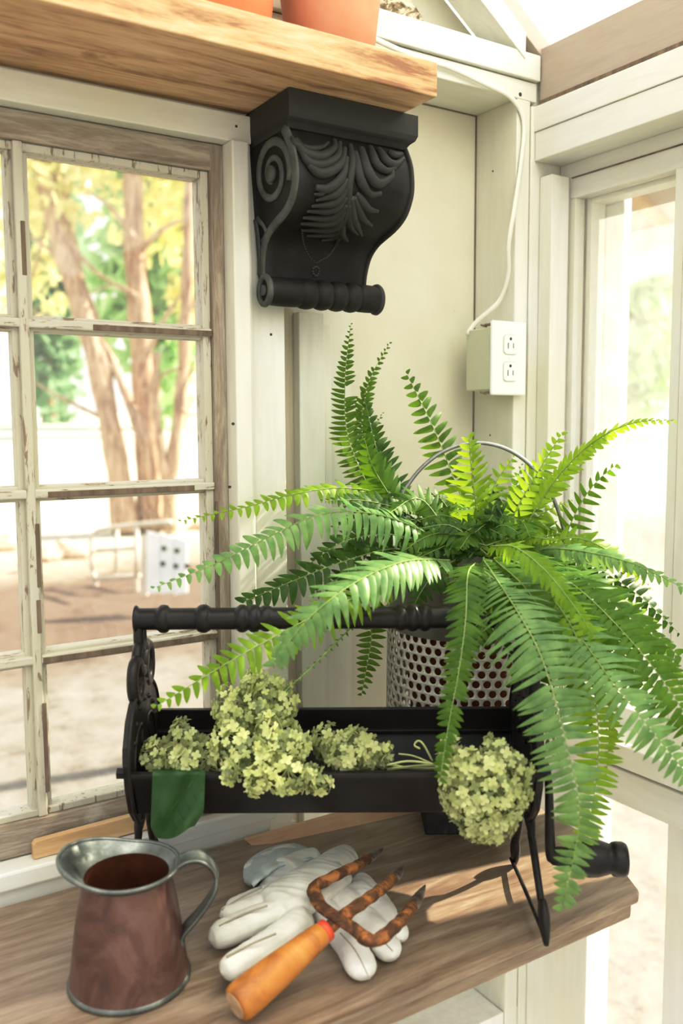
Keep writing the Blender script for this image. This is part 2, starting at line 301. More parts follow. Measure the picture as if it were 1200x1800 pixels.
def lathe(bm, prof, seg=48, M=None, caps=(False, False), mi=0, rot=0.0):
    """prof list of (r, z)"""
    rings = []
    for r, z in prof:
        rings.append([bm.verts.new((r*math.cos(2*math.pi*k/seg+rot), r*math.sin(2*math.pi*k/seg+rot), z)) for k in range(seg)])
    for a, b in zip(rings, rings[1:]):
        for k in range(seg):
            f = bm.faces.new((a[k], a[(k+1) % seg], b[(k+1) % seg], b[k])); f.material_index = mi
    if caps[0]: bm.faces.new(rings[0]).material_index = mi
    if caps[1]: bm.faces.new(rings[-1]).material_index = mi
    if M:
        for r in rings:
            for v in r: v.co = M(v.co) if callable(M) else M @ v.co
    return bm
def prism(bm, poly, fn, d0, d1, mi=0):
    """poly list of 2d points, fn(u, v, d) -> point"""
    a = [bm.verts.new(fn(u, v, d0)) for u, v in poly]; b = [bm.verts.new(fn(u, v, d1)) for u, v in poly]
    n = len(poly)
    for i in range(n): bm.faces.new((a[i], a[(i+1) % n], b[(i+1) % n], b[i])).material_index = mi
    for r in (a, b):
        f = bm.faces.new(r); f.material_index = mi
        bmesh.ops.triangulate(bm, faces=[f])
    return bm
def baked(o):
    """replace an object's mesh by its evaluated (modified) mesh"""
    dg = bpy.context.evaluated_depsgraph_get(); me = bpy.data.meshes.new_from_object(o.evaluated_get(dg))
    o.modifiers.clear(); old = o.data; o.data = me; bpy.data.meshes.remove(old); return o
#@@SETTING
# ================================================================== THE SETTING
table_wood.node_tree.nodes['Principled BSDF'].inputs['Specular IOR Level'].default_value = 0.75
table_wood.node_tree.nodes['Principled BSDF'].inputs['Roughness'].default_value = 0.36
YW = 1.06
XR = 1.048
bm = box(-1.6, 1.12, -1.5, 1.30, -1.53, -1.45); struct('floor', bm, floorm)
# left wall: plaster at the back of the stud bay, cream boarding beside and over the window
bm = B(); bx(bm, 0.74, 1.10, 1.155, 1.175, -1.45, 0.50); struct('wall_left', bm, plaster)
bm = B(); bx(bm, -1.5, 0.538, 1.062, 1.12, 0.386, 0.497); bx(bm, -1.5, 0.60, 1.062, 1.12, -1.45, -0.56); bx(bm, -1.5, -0.20, 1.062, 1.12, -0.56, 0.386)
struct('wall_back', bm, creamH, bevel=0.001)
struct('trim_1', box(-0.25, 0.538, 1.048, 1.10, 0.352, 0.386), creamH, bevel=0.0015)         # head casing
bm = B(); bx(bm, 0.507, 0.530, 1.040, 1.10, -0.535, 0.352); bx(bm, 0.5305, 0.5375, 1.050, 1.10, -0.535, 0.352)
struct('trim_2', bm, cream, bevel=0.002)                                                        # side casing
struct('trim_3', box(0.538, 0.590, 1.06, 1.14, -1.45, 0.386), cream, bevel=0.002)               # flat board
bm = B(); bx(bm, 0.592, 0.608, 1.125, 1.15, -1.45, 0.5); struct('trim_4', bm, darkgap)
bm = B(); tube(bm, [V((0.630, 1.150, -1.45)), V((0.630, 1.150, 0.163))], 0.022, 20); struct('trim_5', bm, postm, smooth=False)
bm = B(); bx(bm, 0.645, 0.688, 1.118, 1.16, -1.45, 0.158); bx(bm, 0.69, 0.705, 1.127, 1.16, -1.45, 0.143)
struct('trim_6', bm, cream, bevel=0.002)
struct('trim_7', box(0.59, 0.75, 1.145, 1.175, -1.45, 0.50), cream, bevel=0.001)
bm = B(); bx(bm, XR-0.045, XR-0.017, YW, 1.155, -1.45, 0.497); bx(bm, XR-0.0165, XR+0.06, YW-0.003, 1.155, -1.45, 0.49); bx(bm, XR-0.006, 1.14, 1.068, 1.16, 0.44, 0.585)
struct('trim_8', bm, cream, bevel=0.0015)                                                       # corner stud
struct('trim_9', box(-1.5, XR-0.004, YW, 1.175, 0.497, 0.5255), creamH, bevel=0.0015)           # plates
struct('trim_10', box(-1.5, XR-0.002, YW-0.006, 1.175, 0.5275, 0.566), creamH, bevel=0.0015)
struct('trim_11', box(0.60, XR-0.046, YW+0.002, 1.153, -1.06, -1.0), lowwhite, bevel=0.0015)    # blocking low in the bay
# small nail heads and knots in the boards
bm = B()
for px, py, yy in ((914, 166, YW), (866, 301, 1.10), (415, 222, YW-0.012), (476, 588, YW), (404, 856, 1.04), (861, 765, 1.10), (410, 745, 1.04)):
    p = onX(px, py, XR-0.045) if yy == 1.10 else onY(px, py, yy)
    if yy == 1.10: tube(bm, [p+V((-0.0004, 0, 0)), p+V((0.002, 0, 0))], 0.0016, 8)
    else: tube(bm, [p+V((0, -0.0004, 0)), p+V((0, 0.002, 0))], 0.0018 if px != 914 else 0.0032, 8)
struct('trim_12', bm, darkslot)
bm = B()
for b_ in ((1.0012, 1.0031, 1.1532, 1.1552, -1.0, 0.497), (0.70, 1.003, 1.1530, 1.1552, 0.4952, 0.4975), (1.0880, 1.0890, 1.0310, 1.050, -0.47, 0.384), (1.1150, 1.1175, 1.0195, 1.0225, -0.474, 0.352),
           (1.096, 1.098, 0.8180, 0.8205, -0.474, 0.352), (XR-0.0172, XR-0.0163, 1.0604, 1.07, -1.0, 0.49), (1.0920, 1.0945, 0.60, 1.03, 0.3825, 0.3840), (0.5298, 0.5307, 1.0440, 1.06, -0.535, 0.352), (0.5373, 0.5383, 1.0540, 1.07, -0.535, 0.386), (XR-0.002, XR+0.0005, 0.7, 1.056, 0.489, 0.4993)):
    bx(bm, *b_)
struct('trim_22', bm, darkgap)
# gable above the plate
def roofz(x): return 0.587+(1.069-x)*0.70
gp = [(-0.6, 0.566), (1.03, 0.566), (-0.6, 0.566+(1.03+0.6)*0.7)]
struct('wall_gable', prism(B(), gp, lambda u, v, d: V((u, d, v)), 1.13, 1.15), plaster)
gp = [(0.60, 0.566), (0.885, 0.566), (0.84, 0.61), (0.79, 0.66), (0.60, 0.72)]
struct('trim_13', prism(B(), gp, lambda u, v, d: V((u, d, v)), 1.105, 1.129), peeled)
def band(o0, o1, x0, x1): return [(x0, roofz(x0)-o0), (x1, roofz(x1)-o0), (x1, roofz(x1)-o1), (x0, roofz(x0)-o1)]
struct('trim_14', prism(B(), band(0.034, 0.073, -0.6, 1.012), lambda u, v, d: V((u, d, v)), 1.052, 1.105), creamH, bevel=0.001)
struct('trim_15', prism(B(), band(0.0, 0.034, -0.6, 1.067), lambda u, v, d: V((u, d, v)), 1.056, 1.13), tanrafter, bevel=0.001)
bm = B(); a = [bm.verts.new(p) for p in ((1.16, -1.5, roofz(1.16)+0.012), (1.16, 1.45, roofz(1.16)+0.012), (-1.5, 1.45, roofz(-1.5)+0.012), (-1.5, -1.5, roofz(-1.5)+0.012))]
bm.faces.new(a); struct('ceiling', bm, roofm)
# right wall
struct('trim_16', box(XR, 1.10, -1.5, 1.058, 0.499, 0.578), mauve, bevel=0.0015)
bm = B(); bx(bm, XR-0.012, 1.13, -1.5, 1.062, 0.451, 0.489); bx(bm, XR-0.010, 1.13, -1.5, 1.056, 0.407, 0.4505)
struct('trim_17', bm, creamY, bevel=0.0012)
bm = B(); bx(bm, XR+0.002, 1.088, 1.030, 1.056, -0.472, 0.384); bx(bm, 1.0885, 1.094, 1.034, 1.056, -0.472, 0.384)
struct('trim_18', bm, cream, bevel=0.001)
bm = B(); bx(bm, XR-0.014, 1.14, -1.5, 1.056, -0.508, -0.474); bx(bm, XR-0.004, 1.10, -1.5, 1.056, -0.568, -0.5165); bx(bm, XR+0.008, 1.10, -1.5, 1.056, -0.5165, -0.508)
struct('trim_19', bm, creamY, bevel=0.0015)
bm = B(); bx(bm, XR, 1.10, 0.925, 1.056, -1.45, -0.568); struct('trim_20', bm, lowwhite, bevel=0.0015)
struct('wall_right', box(1.05, 1.10, -1.5, 0.45, -1.45, 0.40), cream)
# window 1, the old sash of the left wall
w = bpy.data.objects.new('window_1', None); C.objects.link(w); w.location = (0.15, 1.10, -0.51); w['kind'] = 'structure'
y0, y1 = 1.068, 1.100
obj('top_rail', box(-0.17, 0.507, y0, y1, 0.318, 0.351), sash_wood, w, bevel=0.0015)
obj('bottom_rail', box(-0.17, 0.507, y0, y1, -0.511, -0.470), sash_wood, w, bevel=0.0015)
obj('stile', box(0.4895, 0.507, y0-0.001, y1, -0.511, 0.351), sash_woodv, w, bevel=0.0015)
obj('stile', box(-0.19, -0.17, y0, y1, -0.511, 0.351), sash_woodv, w, bevel=0.0015)
# putty bead inside the frame
bm = B(); bx(bm, 0.478, 0.4893, y0+0.006, y1, -0.470, 0.318); bx(bm, -0.17, 0.478, y0+0.006, y1, 0.308, 0.3178); bx(bm, -0.17, 0.478, y0+0.006, y1, -0.470, -0.461)
obj('glazing_bead', bm, sash_greyv, w, bevel=0.0015)
for xc in (0.2555, 0.012):
    bm = B(); bx(bm, xc-0.0055, xc+0.0055, y0+0.001, y1, -0.470, 0.318); bx(bm, xc-0.0125, xc+0.0125, y0+0.010, y1-0.002, -0.470, 0.318)
    obj('muntin', bm, sash_greyv, w, bevel=0.002)
for zt in (0.1265, -0.0705, -0.268):
    for xa, xb in ((-0.17, 0.0), (0.024, 0.243), (0.268, 0.4893)):
        if xb < 0.01: pass
    bm = B(); bx(bm, -0.17, 0.4893, y0+0.002, y1, zt-0.0150, zt-0.0045); bx(bm, -0.17, 0.4893, y0+0.011, y1-0.002, zt-0.019, zt)
    obj('muntin', bm, sash_grey, w, bevel=0.002)
obj('glass', box(-0.17, 0.4893, 1.0885, 1.0900, -0.470, 0.318), glass1, w)
# bare brown streaks where the paint has gone
bm = B()
for (x0, x1, zc) in ((0.335, 0.489, 0.1265), (0.275, 0.46, -0.0705), (0.262, 0.489, -0.268)):
    bx(bm, x0, x1, y0+0.0012, y0+0.004, zc-0.0145, zc-0.0075)
for (xc, z0, z1) in ((0.2615, -0.19, -0.115), (0.2615, -0.44, -0.33), (0.2595, -0.245, -0.205), (0.2585, 0.17, 0.23)):
    bx(bm, xc-0.003, xc+0.002, y0+0.0002, y0+0.003, z0, z1)
bx(bm, 0.4885, 0.4915, y0-0.0015, y0+0.003, -0.35, -0.10)
obj('bare_wood', bm, darkgap, w, bevel=0.0006)
# window 2, right wall: tall upper sash, its storm frame and the pane below the sill
w2 = bpy.data.objects.new('window_2', None); C.objects.link(w2); w2.location = (1.11, 0.9, -0.474); w2['kind'] = 'structure'
X0, X1 = 1.0945, 1.116
obj('top_rail', box(X0, X1, 0.45, 1.056, 0.352, 0.407), creamY, w2, bevel=0.001)
obj('bottom_rail', box(X0, X1, 0.45, 1.056, -0.474, -0.440), creamY, w2, bevel=0.001)
obj('stile', box(X0, X1, 1.022, 1.056, -0.474, 0.352), cream, w2, bevel=0.001)
obj('stile', box(X0-0.002, X1, 0.820, 0.836, -0.474, 0.352), cream, w2, bevel=0.001)
obj('stile', box(X0-0.004, X1, 0.745, 0.8185, -0.474, 0.352), cream, w2, bevel=0.001)
obj('stile', box(X0, X1, 0.45, 0.655, -0.474, 0.352), cream, w2, bevel=0.001)
bm = B(); bx(bm, 1.118, 1.15, 1.010, 1.06, -0.474, 0.40); bx(bm, 1.118, 1.15, 0.45, 1.01, 0.345, 0.40); bx(bm, 1.118, 1.15, 0.75, 0.828, -0.474, 0.345); bx(bm, 1.152, 1.17, 0.975, 1.05, -0.474, 0.40)
obj('storm_frame', bm, cream, w2, bevel=0.001)
obj('glass', box(1.104, 1.1055, 0.45, 1.03, -0.45, 0.36), glass2, w2)
w3 = bpy.data.objects.new('window_3', None); C.objects.link(w3); w3.location = (1.08, 0.85, -1.40); w3['kind'] = 'structure'
obj('stile', box(1.062, 1.09, 0.742, 0.792, -1.40, -0.568), lowwhite, w3, bevel=0.001)
obj('rail', box(1.062, 1.09, 0.45, 0.925, -1.45, -1.38), lowwhite, w3, bevel=0.001)
obj('glass', box(1.075, 1.0765, 0.45, 0.925, -1.38, -0.568), glass1, w3)
# sill board along the left wall, table board below it
bm = B(); bx(bm, -1.0, 0.556, 1.036, 1.10, -0.535, -0.513); bx(bm, -1.0, 0.552, 1.046, 1.10, -0.56, -0.535)
struct('trim_21', bm, white_sill, bevel=0.003)
s = obj('wood_strip', prism(B(), [(0.238, -0.511), (0.238, -0.493), (0.241, -0.489), (0.50, -0.484), (0.50, -0.508)], lambda u, v, d: V((u, d, v-0.0015)), 1.052, 1.062), tan_strip, bevel=0.001)
tag(s, 'thin raw tan wood strip lying along the sill against the old window', 'wood strip')

# ================================================================== TABLE BOARD
poly = [(-0.9, 0.655), (0.828, 0.655), (0.838, 0.662), (0.888, 0.752), (0.905, 0.90), (0.905, 1.035), (-0.9, 1.035)]
poly = [(x, y) for x, y in poly]
t = thing('potting_table', 'brown weathered wooden potting table top with clipped corner, along the window wall', 'table', (0.3, 0.85, -1.45))
bm = prism(B(), poly, lambda u, v, d: V((u, v, d)), TZ-0.012, TZ)
obj('table_top', bm, table_wood, t, bevel=0.004)
poly2 = [(x-(0.006 if x > 0.8 else 0), y+(0.006 if y < 0.9 else 0)) for x, y in poly]
obj('lower_edge', prism(B(), poly2, lambda u, v, d: V((u, v, d)), TZ-0.031, TZ-0.012), table_wood, t, bevel=0.003)
obj('sun_patch_strip', prism(B(), [(0.505, 1.013), (0.53, 1.002), (0.79, 0.968), (0.79, 1.036), (0.505, 1.036)], lambda u, v, d: V((u, v, d)), TZ-0.002, TZ+0.001), sun_patch_peach, t, bevel=0.0008, label='pale pinkish sun patch painted along the back edge')  # patch of sunlight on the table, modelled as a thin pale strip
for xx in (0.43, -0.5):
    bm = B(); prism(bm, [(0.70, TZ-0.031), (1.03, TZ-0.031), (1.03, TZ-0.30), (0.99, TZ-0.30), (0.70, TZ-0.07)], lambda u, v, d: V((d, u, v)), xx, xx+0.035)
    obj('bracket', bm, lowwhite, t, bevel=0.001)
for xx in (-0.8, 0.30):
    obj('leg', box(xx, xx+0.05, 0.97, 1.02, -1.45, TZ-0.031), lowwhite, t, bevel=0.002)
# ================================================================== SHELF, POTS, CORBEL
s = obj('wooden_shelf', box(-0.9, 0.706, 0.884, 1.062, 0.392, 0.432), pine, bevel=0.0015)
tag(s, 'thick knotty honey pine shelf board above the window, held by the black corbel', 'shelf')
def pot(name, x, y, r, m, label, tall=0.13):
    t = thing(name, label, 'pot', (x, y, 0.432), 'terracotta pots on the pine shelf')
    M = Matrix.Translation((x, y, 0.432)); rb = r*0.80
    obj('pot_body', lathe(B(), [(0.012, 0.0), (rb-0.003, 0.0), (rb, 0.003), (r*0.98, tall-0.03), (r*0.90, tall-0.03), (rb-0.008, 0.012), (0.012, 0.008), (0.012, 0.0)], 48, M), m, t, smooth=True)
    obj('rim', lathe(B(), [(r*0.90, tall-0.032), (r*1.07, tall-0.032), (r*1.09, tall-0.028), (r*1.10, tall), (r*1.02, tall), (r*0.93, tall-0.01), (r*0.90, tall-0.032)], 48, M), m, t, smooth=True)
    obj('soil', lathe(B(), [(0.001, tall-0.03), (r*0.93, tall-0.028)], 32, M), soil, t)
    return t
pc = onZ(589, 60, 0.432)
pot('flower_pot', 0.605, 0.965, 0.0645, terra, 'large dusty pink terracotta pot near the right end of the pine shelf')
pot('flower_pot', 0.462, 0.955, 0.060, terra2, 'orange terracotta pot on the pine shelf, left of the dusty pink pot')

# corbel --------------------------------------------------
cb = thing('wall_corbel', 'black carved acanthus scroll corbel under the right end of the pine shelf', 'corbel', (0.62, 1.06, 0.14))
prof0 = [(0.358, 0.966), (0.342, 0.955), (0.328, 0.947), (0.314, 0.943), (0.301, 0.941), (0.289, 0.942), (0.273, 0.949), (0.263, 0.959), (0.255, 0.974), (0.249, 0.992), (0.243, 1.009), (0.235, 1.022), (0.225, 1.031), (0.211, 1.037), (0.195, 1.040), (0.170, 1.040)]
prof = [(p.x, p.y) for p in spline([V((a, b, 0)) for a, b in prof0], 80)]
def front(z):
    if z >= prof[0][0]: return prof[0][1]
    for (z0, y0_), (z1, y1_) in zip(prof, prof[1:]):
        if z >= z1:
            t = (z0-z)/(z0-z1); return y0_+(y1_-y0_)*t
    return prof[-1][1]
def xl(z): t = (0.356-z)/0.19; return 0.541+0.012*max(0, min(1, t))
def xr(z): t = (0.356-z)/0.19; return 0.716-0.012*max(0, min(1, t))
bm = B(); nz = 90; nx = 14; rows = []
for i in range(nz+1):
    z = 0.358-(0.358-0.180)*i/nz; row = []
    f = front(z); row.append(V((xl(z), 1.062, z)))
    for k in range(4): row.append(V((xl(z), 1.062+(f-1.062)*(k+1)/5, z)))
    for k in range(nx+1):
        u = k/nx; row.append(V((xl(z)+(xr(z)-xl(z))*u, f+0.004*(abs(2*u-1)**6), z)))
    for k in range(4): row.append(V((xr(z), f+(1.062-f)*(k+1)/5, z)))
    row.append(V((xr(z), 1.062, z))); rows.append([bm.verts.new(p) for p in row])
for a, b in zip(rows, rows[1:]):
    for k in range(len(a)-1): bm.faces.new((a[k], a[k+1], b[k+1], b[k]))
    bm.faces.new((a[-1], a[0], b[0], b[-1]))
bm.faces.new(rows[0]); bm.faces.new(rows[-1])
obj('corbel_body', bm, corbelm, cb, smooth=False)
# abacus: slab with a cove under its front and right end
bm = B()
def ab(inset, z): return [bm.verts.new(p) for p in ((0.5365+inset*0.3, 1.062, z), (0.5365+inset*0.3, 0.948+inset, z), (0.7265-inset*1.4, 0.948+inset, z), (0.7265-inset*1.4, 1.062, z))]
rg = [ab(0, 0.3915), ab(0, 0.366), ab(0.002, 0.360), ab(0.006, 0.356), ab(0.010, 0.349)]
for a, b in zip(rg, rg[1:]):
    for k in range(4): bm.faces.new((a[k], a[(k+1) % 4], b[(k+1) % 4], b[k]))
bm.faces.new(rg[0]); bm.faces.new(rg[-1])
obj('top_slab', bm, corbelm, cb, bevel=0.001)
# bottom roll with beads
bm = B(); n = 90; pts = []; rr = []
x0, x1 = 0.546, 0.7165
for i in range(n+1):
    u = i/n; pts.append(V((x0+(x1-x0)*u, 1.030, 0.169)))
    g = [0.27, 0.42, 0.555, 0.69, 0.815]
    seg_i = sum(1 for q in g if u > q); lo = ([0.03]+g)[seg_i]; hi = (g+[0.985])[seg_i]
    ww = max(0, min(1, (u-lo)/(hi-lo))) if hi > lo else 0
    bulge = math.sin(math.pi*ww)**0.45 if 0 < ww < 1 else 0
    r = 0.0145+0.0055*bulge if seg_i not in (0, 5) else 0.0175+0.001*bulge
    rr.append(r*(0.75 if i in (0, n) else 1))
tube(bm, pts, rr, 28); bx(bm, xl(0.17)+0.004, xr(0.17)-0.004, 1.035, 1.062, 0.160, 0.184)
obj('bottom_roll', bm, corbelm, cb, smooth=True)
# side scrolls (both cheeks)
def scroll(side):
    bm = B(); xs = (lambda z: xl(z)-0.001) if side < 0 else (lambda z: xr(z)+0.001); hx = V((1, 0, 0))
    def P(y, z): return V((xs(z), y, z))
    def fl(pts, r0, r1): tube(bm, spline(pts, 50), lambda t: r0+(r1-r0)*t, 8, flat=(hx, 0.55))
    # volute spiral
    pts = []; cy, cz_ = 1.003, 0.306
    for i in range(60):
        a = -0.4+i/59*3.6*math.pi; r = 0.046*(1-i/59*0.80); pts.append(P(cy-r*math.cos(a)*1.0, cz_+r*math.sin(a)*0.92))
    tube(bm, pts, lambda t: 0.0062-0.003*t, 8, flat=(hx, 0.6))
    tube(bm, [P(cy, cz_)+V((side*-0.001, 0, 0)), P(cy, cz_)+V((side*0.005, 0, 0))], 0.010, 16)
    # front band that runs down the S curve
    zz = [0.350-0.168*i/60 for i in range(61)]
    tube(bm, [P(front(z)+0.006, z) for z in zz], lambda t: 0.0075-0.0015*t, 8, flat=(hx, 0.5))
    tube(bm, [P(1.055-0.004*math.sin(math.pi*(i/20)), 0.262-0.07*i/20) for i in range(21)], lambda t: 0.0040, 8, flat=(hx, 0.6))
    fl([P(1.05, 0.262), P(1.035, 0.250), P(1.03, 0.24), P(1.045, 0.232)], 0.004, 0.002)
    # bottom ring
    c = V((0.5450 if side < 0 else 0.7170, 1.030, 0.169))
    tube(bm, [c+V((0, math.cos(a)*0.015, math.sin(a)*0.017)) for a in [2*math.pi*i/28 for i in range(28)]], 0.0042, 8, closed=True)
    tube(bm, [c, c+V((side*0.004, 0, 0))], 0.007, 14)
    return obj('side_scroll', bm, corbelside if side < 0 else corbelm, cb, smooth=True, label='worn grey-black scroll relief on the cheek')
scroll(-1); scroll(1)
def onC(cx, cy_, lift=0.0):
    px, py = 400+cx/3.158, 150+cy_/3.158; y = 0.96
    for _ in range(6): p = onY(px, py, y); y = front(p.z)
    p = onY(px, py, y-lift); return p
bm = B()
def ridge(pts, r0, r1, k=0.0):
    w3 = [onC(x, y, 0.002) for x, y in pts]; r0 *= 1.12
    n = 26
    tube(bm, spline(w3, n), lambda t: (r0*(0.35+0.65*math.sin(math.pi*min(1, t*1.1+0.1))) if t < 0.5 else r0+(r1-r0)*(t-0.5)*2), 8)
for p, r0, r1 in [
    ([(352, 285), (385, 330), (450, 352), (520, 345), (560, 318)], .0040, .002), ([(375, 300), (430, 375), (520, 395), (590, 350), (592, 305)], .0062, .003),
    ([(400, 345), (450, 425), (530, 440), (608, 395), (622, 318)], .0055, .003), ([(450, 440), (505, 485), (570, 478), (628, 430), (650, 350)], .0062, .003),
    ([(490, 565), (545, 575), (600, 545), (642, 490), (662, 400)], .0060, .003),
    ([(835, 350), (880, 420), (930, 440), (975, 405)], .0055, .003), ([(790, 340), (820, 430), (880, 475), (930, 455)], .0055, .003),
    ([(740, 350), (770, 470), (830, 545), (905, 510), (912, 465)], .0068, .003), ([(705, 370), (730, 510), (785, 600), (850, 600)], .0062, .003), ([(890, 370), (930, 390), (965, 380)], .005, .003),
    ([(680, 330), (690, 430), (672, 560), (660, 700), (640, 780)], .0050, .003),
    ([(665, 520), (600, 600), (490, 640)], .0055, .0018), ([(664, 570), (590, 650), (465, 672)], .0055, .0018), ([(662, 620), (580, 690), (440, 700)], .0052, .0018),
    ([(662, 660), (575, 730), (418, 735)], .0052, .0018), ([(660, 690), (575, 762), (405, 768)], .0052, .0018), ([(655, 715), (580, 795), (415, 805)], .0050, .0018),
    ([(650, 735), (590, 820), (440, 835)], .0048, .0018), ([(648, 750), (600, 838), (520, 862)], .0045, .0018), ([(645, 770), (615, 850), (598, 892)], .0045, .0018),
    ([(685, 620), (700, 740), (745, 832)], .0058, .002), ([(700, 620), (745, 730), (800, 778)], .0055, .002), ([(672, 660), (678, 770), (722, 828)], .0050, .002),
    ([(715, 600), (775, 680), (835, 700)], .0050, .002), ([(640, 770), (632, 820), (660, 862)], .0055, .003), ([(620, 760), (615, 810), (635, 850)], .004, .002),
    ([(560, 560), (520, 600), (480, 605)], .0035, .0015)]:
    ridge(p, r0, r1)
obj('acanthus_leaf', bm, corbelm, cb, smooth=True)
bm = B()
for path in ([(412, 800), (425, 890), (455, 950), (490, 985)], [(600, 890), (560, 945), (520, 970), (490, 985)]):
    q = spline([onC(x, y, 0.0) for x, y in path], 16)
    for p in q: bmesh.ops.create_icosphere(bm, subdivisions=1, radius=0.0014, matrix=Matrix.Translation(p))
for a in range(10):
    bmesh.ops.create_icosphere(bm, subdivisions=1, radius=0.0018, matrix=Matrix.Translation(onC(490+18*math.cos(a*0.63), 1032+26*math.sin(a*0.63), 0.0005)))
obj('bead_swag', bm, corbelm, cb, smooth=True)

# ================================================================== CABLE AND OUTLET
ycf = YW-0.0035
pts = [onY(640, 60, YW-0.012), onY(720, 96, YW-0.010), onY(790, 118, YW-0.006), onY(850, 146, ycf-0.003), onY(893, 168, ycf), onY(915, 196, ycf), onY(921, 230, ycf), onY(915, 290, ycf), onY(905, 360, ycf-0.002),
       onY(897, 430, YW-0.004)+V((-0.004, 0, 0)), V((0.9945, 1.066, 0.232)), V((0.990, 1.078, 0.195)), onY(862, 545, 1.086), onY(835, 568, 1.10), onY(820, 590, 1.104)]
bm = tube(B(), spline(pts, 90), 0.0042, 10, flat=(V((0, 1, 0)), 0.6))
tag(obj('electrical_cable', bm, cablem, smooth=True), 'cream painted flat cable running down the corner post to the outlet box', 'cable')
po = onY(849, 567, 1.045); pb = onY(849, 693, 1.045); xo0, xo1 = 0.9435, 1.0155; zo1, zo0 = 0.1563, 0.0425; yo = 1.045
el = thing('electrical_outlet', 'white duplex power outlet with cream surface box on the corner post', 'outlet', (0.98, 1.08, zo0))
obj('outlet_box', box(0.9455, 1.0028, yo+0.004, 1.108, zo0+0.008, zo1-0.010), boxm, el, bevel=0.002)
obj('cover_plate', box(xo0, xo1, yo, yo+0.006, zo0, zo1), outwhite, el, bevel=0.0025, label='white plate')
xc = (xo0+xo1)/2+0.001
for zc in (0.1205, 0.0790):
    pol = []
    for i in range(28):
        a = 2*math.pi*i/28; pol.append((xc+max(-0.0135, min(0.0135, 0.017*math.cos(a))), zc+max(-0.0145, min(0.0145, 0.0175*math.sin(a)))))
    r_ = obj('receptacle', prism(B(), pol, lambda u, v, d: V((u, d, v)), yo-0.0018, yo+0.001), outwhite, el, bevel=0.0005)
    ring = [V((u, yo-0.0004, v)) for u, v in [(xc+(u-xc)*1.04, zc+(v-zc)*1.04) for u, v in pol]]
    obj('shadow_groove', tube(B(), ring, 0.0006, 5, closed=True), boxm, r_)
    bm = B(); bx(bm, xc-0.0062, xc-0.0048, yo-0.0022, yo, zc-0.0065, zc+0.0025); bx(bm, xc+0.0048, xc+0.0060, yo-0.0022, yo, zc-0.0055, zc+0.0020)
    tube(bm, [V((xc-0.0003, yo-0.0022, zc+0.0088)), V((xc-0.0003, yo, zc+0.0088))], 0.0024, 12)
    obj('slot', bm, darkslot, r_)
for zz, sx in ((zo1-0.006, 1), (zo0+0.004, 1)):
    bm = B(); tube(bm, [V((0.9455+0.001, yo+0.006, zz)), V((0.9455+0.001, yo+0.02, zz))], 0.0022, 8); tube(bm, [V((0.9455+0.002, yo+0.018, zz-0.002)), V((0.9455+0.002, yo+0.030, zz+0.001))], 0.0016, 8)
    obj('ear_screw', bm, brass, el)
bm = tube(B(), [V((xc, yo-0.0009, 0.0998)), V((xc, yo+0.001, 0.0998))], 0.0026, 12); obj('centre_screw', bm, outwhite, el)
#@@BOX
# ================================================================== BLACK TOOLBOX (caddy)
H0, LA = 1.01, -0.01
FH, RH = V((math.sin(YAW), math.cos(YAW), 0)), V((math.cos(YAW), -math.sin(YAW), 0))
def Lc(x, y, z): return FH*(H0+y)+RH*(LA+x)+V((0, 0, TZ+z))
def Lm(v): return Lc(v.x, v.y, v.z)
tb = thing('iron_tool_caddy', 'black caddy with trough, turned handle, ornate iron ends and side crank on the table', 'tool caddy', Lc(0, 0, 0))
EX = 0.223
# trough
bm = B()
bx(bm, -EX+0.003, EX-0.003, -0.052, 0.060, 0.122, 0.128, Lm)
def slab(p0, p1, th, x0=-EX+0.003, x1=EX-0.003):
    (ya, za), (yb, zb) = p0, p1; d = V((yb-ya, zb-za)).normalized(); n = V((-d.y, d.x))*th
    prism(bm, [(ya, za), (yb, zb), (yb+n.x, zb+n.y), (ya+n.x, za+n.y)], lambda u, v, d_: Lc(d_, u, v), x0, x1)
slab((-0.052, 0.122), (-0.076, 0.172), 0.004); slab((0.060, 0.122), (0.080, 0.168), -0.004)
obj('trough', bm, blackpaint, tb, bevel=0.001)
bm = B(); bx(bm, -EX+0.003, EX-0.003, -0.080, -0.071, 0.170, 0.1755, Lm); obj('front_rim', bm, blackpaint, tb, bevel=0.001)
bm = B(); bx(bm, -EX+0.003, EX-0.003, 0.076, 0.084, 0.166, 0.196, Lm); bx(bm, -EX+0.003, EX-0.003, 0.069, 0.080, 0.166, 0.171, Lm)
obj('back_board', bm, blackpaint, tb, bevel=0.001)
